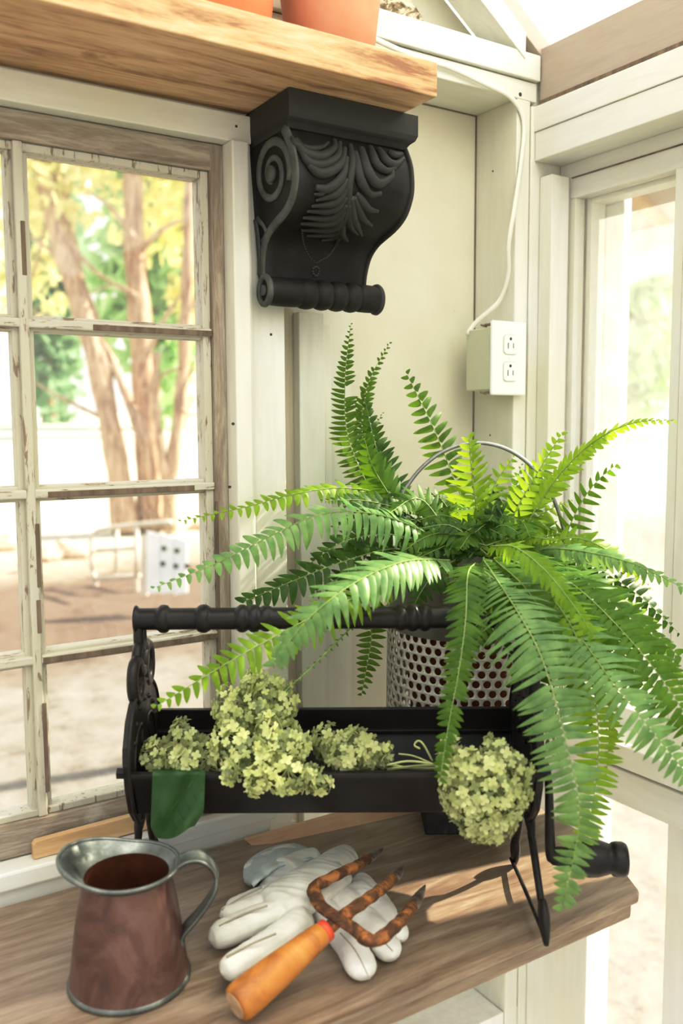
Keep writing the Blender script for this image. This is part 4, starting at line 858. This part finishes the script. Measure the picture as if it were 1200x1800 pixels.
#@@SMALL
# ================================================================== COPPER PITCHER
JX, JY = 0.2745, 0.826
jg = thing('copper_pitcher', 'aged brown copper pitcher with tin rim and strap handle on the table at far left', 'pitcher', (JX, JY, TZ))
MJ = Matrix.Translation((JX, JY, TZ))
JH = 0.118
body = [(0.001, 0.0), (0.056, 0.0), (0.0585, 0.002), (0.0582, 0.006), (0.0565, 0.018), (0.0545, 0.035), (0.052, 0.055), (0.049, 0.075), (0.0460, 0.092), (0.0438, 0.104), (0.0430, 0.110)]
inn = [(r-0.0014, z) for r, z in reversed(body[3:])]
obj('pitcher_body', lathe(B(), body, 64, MJ), copper, jg, smooth=True)
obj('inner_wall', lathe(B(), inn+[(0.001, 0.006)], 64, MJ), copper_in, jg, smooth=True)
# flared rim: higher and wider towards the spout at the back left
sp = math.atan2(0.55, -0.85)
bm = B(); rings = []; seg = 72
for q in range(10):
    t = q/9; row = []
    for k in range(seg):
        a = 2*math.pi*k/seg; w_ = max(0, math.cos(a-sp)); w_ = w_**1.6
        r = 0.0428+(0.0085+0.0135*w_)*(t**0.8); z = 0.1085+t*(0.0085+0.013*w_)
        row.append(bm.verts.new((JX+r*math.cos(a), JY+r*math.sin(a), TZ+z)))
    rings.append(row)
row = [bm.verts.new(v.co+V((0, 0, 0.0012))-(v.co-V((JX, JY, v.co.z))).normalized()*0.0004) for v in rings[-1]]; rings.append(row)
for q in range(9, -1, -1): rings.append([bm.verts.new(v.co+V((0, 0, 0.0012))-(v.co-V((JX, JY, v.co.z))).normalized()*0.0016) for v in rings[q][:]]) if q < 9 else None
for a, b in zip(rings, rings[1:]):
    for k in range(seg): bm.faces.new((a[k], a[(k+1) % seg], b[(k+1) % seg], b[k]))
obj('tin_rim', bm, tin, jg, smooth=True)
rim = [V((JX+(0.0428+0.0085+0.0135*max(0, math.cos(a-sp))**1.6)*math.cos(a), JY+(0.0428+0.0085+0.0135*max(0, math.cos(a-sp))**1.6)*math.sin(a), TZ+0.1175+0.013*max(0, math.cos(a-sp))**1.6)) for a in [2*math.pi*k/72 for k in range(72)]]
obj('rolled_lip', tube(B(), rim, 0.0022, 8, closed=True), tin, jg, smooth=True)
# strap handle to the right
hd = RH*1.0+FH*0.10; hd.normalize(); c0 = V((JX, JY, TZ))
hp = [c0+hd*0.046+V((0, 0, 0.114)), c0+hd*0.058+V((0, 0, 0.122)), c0+hd*0.073+V((0, 0, 0.122)), c0+hd*0.086+V((0, 0, 0.110)), c0+hd*0.087+V((0, 0, 0.092)), c0+hd*0.078+V((0, 0, 0.075)), c0+hd*0.068+V((0, 0, 0.062)), c0+hd*0.054+V((0, 0, 0.046)), c0+hd*0.053+V((0, 0, 0.036))]
q = spline(hp, 48); bm = B(); sdir = hd.cross(V((0, 0, 1))).normalized(); prev = None
for i, p in enumerate(q):
    tg = (q[min(i+1, 47)]-q[max(i-1, 0)]).normalized(); nn = tg.cross(sdir).normalized(); wd = 0.0125-0.003*math.sin(math.pi*i/47); th = 0.0011
    rg = [bm.verts.new(p+sdir*wd*sx+nn*th*sn) for sx, sn in ((-1, -1.8), (-0.85, -1), (0.85, -1), (1, -1.8), (1, 1.8), (0.85, 1), (-0.85, 1), (-1, 1.8))]
    if prev:
        for k in range(8): bm.faces.new((prev[k], prev[(k+1) % 8], rg[(k+1) % 8], rg[k]))
    else: bm.faces.new(rg)
    prev = rg
bm.faces.new(prev); obj('handle', bm, tin, jg, smooth=True)
obj('base_band', lathe(B(), [(0.0580, 0.0), (0.0602, 0.001), (0.0602, 0.004), (0.0582, 0.006)], 64, MJ), tin, jg, smooth=True)

# ================================================================== GLOVES
def capsules(bm, chains):
    for pts, r0, r1, fl in chains:
        n = len(pts)*8; q = spline(pts, n)
        def rad(t, r0=r0*1.08, r1=r1*1.08): return max(0.0012, (r0+(r1-r0)*t)*(math.sqrt(max(0, 1-((t-0.86)/0.14)**2)) if t > 0.86 else 1)*(math.sqrt(max(0.05, 1-((0.08-t)/0.08)**2)) if t < 0.08 else 1))
        tube(bm, q, rad, 14, flat=(V((0, 0, 1)), fl))
def glove(name, label, chains, m, parts):
    g = thing(name, label, 'glove', onT(*chains['o']), 'white leather work gloves')
    bm = B(); capsules(bm, chains['c'])
    me = bpy.data.meshes.new('t'); bmesh.ops.recalc_face_normals(bm, faces=bm.faces[:]); bm.to_mesh(me); bm.free(); o = bpy.data.objects.new('t', me); C.objects.link(o)
    r = o.modifiers.new('r', 'REMESH'); r.mode = 'VOXEL'; r.voxel_size = 0.0014
    s = o.modifiers.new('s', 'SMOOTH'); s.iterations = 5; s.factor = 0.6
    dg = bpy.context.evaluated_depsgraph_get(); m2 = bpy.data.meshes.new_from_object(o.evaluated_get(dg)); bpy.data.objects.remove(o); bpy.data.meshes.remove(me)
    b2 = B(); b2.from_mesh(m2); bpy.data.meshes.remove(m2)
    b2.normal_update()
    for v in b2.verts:
        p = v.co; k = noise.noise(V((p.x*38, p.y*38, p.z*60)))*0.0016+abs(noise.noise(V((p.x*70+p.y*60, p.y*14-p.x*12, 3))))*-0.0018
        v.co = p+v.normal*k
        if v.co.z < TZ+0.0006: v.co.z = TZ+0.0006
    obj('glove_body', b2, m, g, smooth=True)
    for nm, ln, rad, mm in parts:
        for l in ln: obj(nm, tube(B(), spline([onT(*p) for p in l], 20), rad, 6), mm, g, smooth=True)
    return g
hB = 0.012
T = onT
glove('work_glove', 'white leather glove underneath, three fingers pointing to the table front', dict(o=(650, 1640, 0), c=[
    ([T(560, 1590, .012), T(605, 1648, .014), T(645, 1715, .0125)], .0165, .0150, .80), ([T(590, 1570, .012), T(650, 1628, .013), T(692, 1683, .012)], .0170, .0150, .78),
    ([T(620, 1560, .011), T(672, 1605, .012), T(706, 1652, .010)], .0155, .0125, .78), ([T(630, 1545, .010), T(660, 1580, .010), T(690, 1615, .009)], .014, .011, .78),
    ([T(470, 1545, .010), T(540, 1560, .013), T(610, 1590, .013)], .032, .030, .42), ([T(440, 1535, .008), T(480, 1510, .009), T(525, 1496, .009)], .016, .018, .5)]),
    leather2, [('finger_seam', [[(598, 1640, .031), (625, 1672, .031), (650, 1722, .024)], [(660, 1640, .029), (690, 1672, .024)]], .0006, leatherSeam)])
glove('work_glove', 'white leather glove on top, knuckles creased, fingers pointing left to the pitcher', dict(o=(480, 1590, 0), c=[
    ([T(520, 1575, .024), T(450, 1592, .019), T(384, 1614, .013)], .0145, .0105, .85), ([T(530, 1590, .024), T(445, 1620, .020), T(366, 1652, .0155)], .0170, .0150, .85),
    ([T(540, 1610, .024), T(468, 1664, .020), T(388, 1712, .0150)], .0165, .0145, .85), ([T(500, 1560, .022), T(440, 1578, .017), T(395, 1598, .011)], .0100, .0080, .85),
    ([T(585, 1530, .025), T(540, 1560, .030), T(480, 1600, .026)], .030, .033, .48), ([T(560, 1535, .030), T(590, 1512, .030), T(616, 1500, .026)], .019, .0165, .65),
    ([T(500, 1530, .022), T(530, 1515, .022), T(565, 1505, .024)], .020, .016, .6)]),
    leather, [('finger_seam', [[(385, 1628, .0290), (430, 1606, .0345), (470, 1592, .0400)], [(398, 1682, .029), (440, 1660, .035), (485, 1641, .0405)], [(390, 1600, .022), (420, 1580, .028), (460, 1560, .034)]], .0010, leatherSeam)])
bm = B(); g = []
for j in range(9):
    row = []
    for i in range(21):
        a = math.pi*(0.98-0.62*i/20); rr_ = 1-0.10*j/8
        ek = min(1, i/5, (20-i)/5)**0.5; jj = 0.45*j/8*ek+0.25*(1-ek); px = 520+102*math.cos(a)*(1-jj); py = 1560-74*math.sin(a)*(1-jj)
        row.append(bm.verts.new(T(px, py, 0.007+0.020*math.sin(j/8*1.8)+0.002*math.sin(i*1.1))))
    g.append(row)
for a, b in zip(g, g[1:]):
    for i in range(20): bm.faces.new((a[i], a[i+1], b[i+1], b[i]))
cuf = obj('glove_cuff', bm, cuffm, [o for o in C.objects if o.name.startswith('work_glove')][0], smooth=True, label='blue-grey suede cuff lining')
sm = cuf.modifiers.new('S', 'SOLIDIFY'); sm.thickness = 0.003
# ================================================================== HAND CULTIVATOR
cu = thing('hand_cultivator', 'rusty three-tine hand cultivator with orange wooden handle lying on the gloves', 'garden tool', T(520, 1690, 0))
a_, b_ = T(413, 1768, 0.0185), T(567, 1640, 0.046); ax = (b_-a_).normalized()
KP = [(0.0, 0.0130), (0.02, 0.0165), (0.06, 0.0178), (0.2, 0.0178), (0.45, 0.0165), (0.7, 0.0142), (0.9, 0.0125), (0.98, 0.0115), (1.0, 0.0100)]
bm = B(); tube(bm, [a_.lerp(b_, t) for t, r in KP], [r for t, r in KP], 28); obj('wooden_handle', bm, orangewood, cu, smooth=True)
bm = tube(B(), [a_-ax*0.0006, a_+ax*0.001], 0.0125, 28); obj('handle_end', bm, endgrain, cu, label='pale end grain of the handle')
c_ = b_+ax*0.014
obj('ferrule', tube(B(), [b_-ax*0.001, b_+ax*0.006], 0.0108, 24), redpaint, cu, smooth=True, label='red painted collar')
bm = B()
fl = lambda pts, r, n=24, fk=0.62: tube(bm, spline(pts, n), r, 10, flat=(V((0, 0, 1)), fk))
fl([b_+ax*0.004, c_, T(600, 1612, .052), T(612, 1604, .052)], lambda t: 0.0085-0.001*t)
fl([T(553, 1572, .050), T(563, 1592, .054), T(590, 1612, .055), T(618, 1630, .054), T(642, 1650, .050)], 0.0075, 24)
obj('cross_bar', bm, rust, cu, smooth=True)
for pts in ([T(553, 1574, .050), T(552, 1560, .052), T(572, 1548, .054), T(600, 1534, .055), T(630, 1520, .052), T(650, 1507, .045), T(673, 1491, .032)],
            [T(604, 1616, .054), T(612, 1604, .056), T(632, 1590, .058), T(655, 1574, .057), T(678, 1556, .051), T(694, 1540, .043), T(708, 1521, .030)],
            [T(636, 1646, .051), T(652, 1654, .052), T(668, 1650, .054), T(690, 1632, .053), T(712, 1610, .045), T(728, 1588, .034), T(747, 1556, .022)]):
    bm = B(); tube(bm, spline(pts[:-2]+[pts[-2]], 28), lambda t: 0.0074-0.0012*t+0.0005*math.sin(t*37), 10, flat=(V((0, 0, 1)), 0.8)); tn = obj('tine', bm, rust, cu, smooth=True)
    bm = B(); tube(bm, spline([pts[-3].lerp(pts[-2], 0.7), pts[-2], pts[-1]], 16), lambda t: 0.0068*(1-t**2)+0.0008, 10, flat=(V((0, 0, 1)), 0.6)); obj('tine_tip', bm, steelworn, tn, smooth=True, label='worn bright tine tip')
#@@OUT
# ================================================================== OUTDOORS
G = -1.45
bm = B(); nx_, ny_ = 60, 60; grid = []
for j in range(ny_+1):
    row = []
    for i in range(nx_+1):
        x = -40+100*i/nx_; y = -12+92*j/ny_; d = math.hypot(x, y)
        h = 0.0 if d < 12 else min(2.4, (d-12)*0.045)+0.25*noise.noise(V((x*0.08, y*0.08, 0)))*min(1, (d-12)/6)
        row.append(bm.verts.new((x, y, G-0.09+h)))
    grid.append(row)
for a, b in zip(grid, grid[1:]):
    for i in range(nx_): bm.faces.new((a[i], a[i+1], b[i+1], b[i]))
struct('ground', bm, groundm, smooth=True)
OR = random.Random(5)
def leafcloud(bm, c, r, n, s):
    for _ in range(n):
        v = V((OR.gauss(0, 1), OR.gauss(0, 1), OR.gauss(0, 1))).normalized()*(OR.random()**0.45)
        p = c+V((v.x*r[0], v.y*r[1], v.z*r[2])); a = V((OR.gauss(0, 1), OR.gauss(0, 1), OR.gauss(0, 1))).normalized(); b = a.orthogonal().normalized()*s*OR.uniform(0.5, 1.1); a = a*s*OR.uniform(0.6, 1.3)
        bm.faces.new([bm.verts.new(p+q) for q in (-a, b*0.8, a, -b*0.8)])
DT = 12.2
def tree(label, trunks, branches, clouds, lm=tree_leaf, grp=None):
    b0 = at(*trunks[0][0][0]); b0.z = G-0.12
    t = thing('tree', label, 'tree', b0, grp)
    bm = B()
    for pts, r0, r1 in trunks:
        q = [at(*p) for p in pts]
        q[0].z = min(q[0].z, G-0.02)
        tube(bm, spline(q, 30), lambda t_, r0=r0, r1=r1: r0+(r1-r0)*t_+0.012*math.sin(t_*40), 10)
    obj('trunk', bm, bark, t, smooth=True)
    bm = B()
    for pts, r0 in branches: tube(bm, spline([at(*p) for p in pts], 14), lambda t_, r0=r0: r0*(1-0.75*t_), 6)
    obj('branch', bm, bark, t, smooth=True)
    if clouds:
        bm = B()
        for px, py, d, rx, ry, n, s in clouds: leafcloud(bm, at(px, py, d), (rx*d/F, rx*d/F*0.8, ry*d/F), n, s)
        obj('foliage', bm, lm, t, kind='stuff')
    return t
tree('leaning left trunk of the tree clump seen through the old window', [([(222, 925, DT), (208, 830, DT), (190, 730, DT), (160, 600, DT), (112, 450, DT), (80, 330, DT), (60, 200, DT)], 0.17, 0.10), ([(208, 820, DT), (180, 640, DT), (135, 480, DT+.3), (100, 300, DT+.4), (90, 180, DT)], 0.12, 0.08)],
     [([(190, 740, DT), (110, 700, DT), (40, 660, DT)], .04), ([(165, 600, DT), (90, 560, DT), (30, 540, DT)], .04), ([(125, 470, DT), (60, 420, DT), (10, 400, DT)], .04), ([(100, 400, DT), (160, 470, DT), (230, 520, DT)], .05), ([(150, 560, DT), (200, 640, DT), (250, 800, DT-.2)], .07), ([(90, 350, DT), (50, 500, DT), (-20, 560, DT)], .03)],
     [(60, 300, DT, 150, 110, 420, 0.14), (20, 480, DT+1, 120, 100, 240, 0.14), (150, 200, DT+1, 160, 90, 300, 0.15)])
tree('thick middle trunk of the tree clump seen through the old window', [([(262, 930, DT+.3), (262, 840, DT+.3), (255, 700, DT+.3), (245, 560, DT+.3), (236, 420, DT+.3), (232, 200, DT+.3)], 0.19, 0.13), ([(275, 900, DT+.2), (256, 780, DT), (225, 700, DT), (195, 640, DT)], 0.09, 0.05)],
     [([(250, 640, DT), (290, 560, DT), (330, 500, DT)], .05), ([(245, 700, DT), (285, 660, DT), (330, 640, DT)], .04), ([(238, 450, DT), (290, 400, DT), (345, 380, DT)], .05), ([(236, 420, DT), (190, 360, DT), (140, 330, DT)], .05), ([(240, 520, DT), (200, 500, DT), (150, 520, DT)], .03)],
     [(240, 240, DT+.8, 160, 90, 400, 0.14), (290, 380, DT+1.2, 110, 90, 260, 0.14)])
tree('slender right trunk of the tree clump seen through the old window', [([(298, 930, DT+.1), (302, 830, DT+.1), (318, 700, DT+.1), (326, 560, DT+.1), (330, 420, DT), (335, 250, DT)], 0.10, 0.07), ([(300, 900, DT+.1), (285, 800, DT), (272, 700, DT), (275, 620, DT)], 0.07, 0.05)],
     [([(320, 690, DT), (350, 620, DT), (380, 570, DT)], .03), ([(326, 560, DT), (360, 500, DT), (400, 470, DT)], .03), ([(318, 720, DT), (345, 730, DT), (372, 700, DT)], .03)],
     [(350, 300, DT+.6, 90, 110, 280, 0.13), (350, 520, DT+1, 60, 80, 250, 0.12)])
def bgtree(label, px, d, w, hgt, lm, n=2600, s=0.5, grp='background trees beyond the field'):
    b0 = at(px, 800, d); b0.z = G+1.4; t = thing('tree', label, 'tree', b0, grp)
    obj('trunk', tube(B(), [b0+V((0, 0, -0.8)), b0+V((0.1, 0, hgt*0.4)), b0+V((0.2, 0, hgt*0.85))], lambda t_: 0.35-0.25*t_, 8), bark, t)
    bm = B()
    for k in range(9): leafcloud(bm, b0+V((OR.uniform(-w, w)*0.55, OR.uniform(-w, w)*0.4, hgt*OR.uniform(0.22, 0.95))), (w*0.6, w*0.6, hgt*0.26), n//9, s)
    obj('foliage', bm, lm, t, kind='stuff')
for i, (px, d, w_, hg, lm, lab) in enumerate([(-130, 34, 2.3, 11, tree_leaf2, 'leafy tree beyond the field at the far left of the old window'), (90, 44, 2.6, 13, tree_dark, 'dark green tree beyond the field, behind the leaning trunk'), 
                                   (270, 34, 2.3, 12, tree_leaf2, 'tall pale green tree beyond the field behind the slender trunk'), (470, 44, 2.6, 12, tree_dark, 'leafy tree beyond the field, hidden right of the old window'), (1080, 26, 1.8, 7.5, tree_leaf2, 'pale green tree seen through the right window'), (1260, 34, 2.2, 9, tree_leaf2, 'pale tree at the far right seen through the right window')]):
    bgtree(lab, px, d, w_, hg, lm)
# rocks along the edge of the soil
def rock(c, r, lab):
    bm = B(); bmesh.ops.create_icosphere(bm, subdivisions=2, radius=1, matrix=Matrix.Identity(4))
    sd = OR.uniform(0, 50)
    for v in bm.verts: k = 1+0.35*noise.noise(v.co*1.3+V((sd, 0, 0))); v.co = V((v.co.x*r*1.4*k, v.co.y*r*k, v.co.z*r*0.7*k))+c
    tag(obj('rock', bm, stone, smooth=False), lab, 'rock', 'tan rocks outside the old window')
for px, py, r, lab in [(18, 950, .20, 'large tan rock outside, at the left edge of the old window'), (75, 968, .13, 'flat orange-tan rock outside, third from the left'), (112, 948, .07, 'small tan rock between two flat rocks outside'), (140, 962, .15, 'tan rock outside just left of the metal bench frame'), (46, 985, .07, 'small rock beside the large tan rock outside'), (352, 920, .14, 'tan rock outside right of the white panel')]:
    c = onZ(px, py+8, G-0.02); rock(c, r, lab)
# bench frame and white panel
bd = 8.6; bf = thing('bench_frame', 'pale metal bench frame standing on the soil outside the old window', 'bench', at(205, 1020, bd)); bm = B()
for path in ([(163, 1005, bd), (160, 945, bd), (172, 932, bd), (245, 922, bd-.3), (300, 918, bd-.6)], [(240, 1015, bd-.3), (240, 925, bd-.3)], [(168, 1018, bd), (245, 1012, bd-.3)], [(168, 968, bd), (240, 962, bd-.3)], [(163, 1005, bd), (168, 1022, bd)], [(205, 1016, bd-.1), (205, 930, bd-.1)]):
    q = [at(*p) for p in path]; tube(bm, spline(q, 14) if len(q) > 2 else q, 0.024, 8)
obj('frame', bm, palepipe, bf, smooth=True)
for p in ((168, 1018, bd), (240, 1013, bd-.3)):
    a = at(*p); obj('leg', tube(B(), [a, V((a.x, a.y, G-0.09))], 0.024, 8), palepipe, bf)
wp_ = thing('bolted_panel', 'white painted plank panel with round dark holes standing outside', 'panel', onZ(290, 1052, G)); wd_ = 7.3
def wpt(u, v, d): return at(258+72*u, 1045-112*v, wd_)+V((0, 0, 0))-FW*d
for k in range(3):
    bm = B(); prism(bm, [(0.02+0.33*k, 0.03*(1-k*0.5)), (0.34+0.33*k, 0.03), (0.34+0.33*k, 0.94-0.05*k), (0.02+0.33*k, 1.0-0.04*k)], wpt, 0, 0.03); pk = obj('plank', bm, whiteobj, wp_, bevel=0.003)
for px, py in ((288, 964), (311, 968), (286, 991), (309, 995), (329, 995)): q = at(px, py, wd_-0.034); obj('hole', tube(B(), [q, q-FW*0.006], 0.022, 12), darkslot, wp_)
obj('post', prism(B(), [(-0.14, -0.02), (0.0, -0.02), (0.0, 0.95), (-0.14, 0.92)], lambda u, v, d: wpt(u, v, d-0.06), 0, 0.06), palepipe, wp_)
# outbuilding beyond the right window: eave with rafters, fascia and pale wall
XB = 3.0
ob = thing('neighbouring_shed', 'cream shed eave with exposed tan rafters seen through the right window', 'shed', (XB, 2.3, G))
z0, z1 = onX(1040, 470, XB).z, onX(1180, 300, XB).z
yA, yB = onX(1010, 400, XB).y+0.8, 1.75
zf0 = onX(1100, 465, XB).z; zf1 = onX(1100, 410, XB).z
obj('fascia_board', box(XB, XB+0.05, yB, yA, zf0, zf1), creamY, ob, bevel=0.004)
bm = B(); prism(bm, [(XB+0.02, zf1), (XB+0.02, zf1+0.02), (XB-0.75, zf1+0.40), (XB-0.75, zf1+0.38)], lambda u, v, d: V((u, d, v)), yB, yA); 
obj('roof_boards', bm, tanrafter, ob)
for k in range(5):
    yy = onX(1085, 345, XB-0.3).y+0.42*(k-1)
    obj('rafter', prism(B(), [(XB+0.02, zf1-0.01), (XB+0.02, zf1+0.03), (XB-0.75, zf1+0.40), (XB-0.75, zf1+0.32)], lambda u, v, d: V((u, d, v)), yy, yy+0.06), tan_strip, ob)
obj('shed_post', box(XB+0.0, XB+0.09, yA-0.12, yA-0.03, G-0.09, zf0), creamY, ob, bevel=0.004)
# curved white hoop panel
bm = B(); q = [onX(px, py, XB-0.25) for px, py in ((1190, 455), (1140, 462), (1095, 482), (1065, 515), (1050, 570), (1046, 700), (1044, 930))]
tube(bm, spline(q+[V((q[-1].x, q[-1].y, G-0.05))], 40), 0.055, 10, flat=(V((1, 0, 0)), 0.5)); tag(obj('arched_trellis', bm, whiteobj, smooth=True), 'pale arched hoop outside the right window in front of the shed', 'arch')
# ================================================================== LIFT, LIGHT, CAMERA
for o in list(C.objects):
    if o.parent is None: o.location.z += CZ
wld = bpy.data.worlds.new('World'); sc.world = wld; wld.use_nodes = True; nt = wld.node_tree
bg = nt.nodes['Background']; tc = nt.nodes.new('ShaderNodeTexCoord'); sx = nt.nodes.new('ShaderNodeSeparateXYZ'); nt.links.new(tc.outputs['Generated'], sx.inputs[0])
r = ramp(nt, [(0.0, (0.80, 0.72, 0.60)), (0.48, (0.95, 0.92, 0.84)), (0.55, (1.0, 0.99, 0.95)), (1.0, (0.90, 0.95, 1.0))])
mr = nt.nodes.new('ShaderNodeMapRange'); mr.inputs['From Min'].default_value = -1; mr.inputs['From Max'].default_value = 1
nt.links.new(sx.outputs[2], mr.inputs['Value']); nt.links.new(mr.outputs[0], r.inputs[0]); nt.links.new(r.outputs[0], bg.inputs[0]); bg.inputs[1].default_value = 1.33
sl = bpy.data.lights.new('sun', 'SUN'); sl.energy = 12.5; sl.angle = math.radians(1.2); sl.color = (1.0, 0.90, 0.74)
so = bpy.data.objects.new('sun', sl); C.objects.link(so); so.location = (4, 0, 6)
so.rotation_euler = V((1.0, -0.16, 0.75)).to_track_quat('Z', 'Y').to_euler()
cam = bpy.data.cameras.new('camera'); co = bpy.data.objects.new('camera', cam); C.objects.link(co); sc.camera = co
cam.sensor_fit = 'HORIZONTAL'; cam.sensor_width = 36; cam.lens = F/1200*36; cam.clip_start = 0.02; cam.clip_end = 300
M = Matrix((RT, UP, -FW)).transposed().to_4x4(); M.translation = V((0, 0, CZ)); co.matrix_world = M
cam.dof.use_dof = True; cam.dof.focus_distance = 1.16; cam.dof.aperture_fstop = 5.6
sc.view_settings.view_transform = 'Standard'; sc.view_settings.look = 'None'; sc.view_settings.exposure = 0.14; sc.view_settings.gamma = 1.0
sc.view_settings.use_curve_mapping = True; _c = sc.view_settings.curve_mapping; _k = _c.curves[3]
_k.points.new(0.22, 0.185); _k.points.new(0.62, 0.675); _c.update()
sc.cycles.max_bounces = 8; sc.cycles.transparent_max_bounces = 16; sc.cycles.sample_clamp_indirect = 6; sc.cycles.use_denoising = True
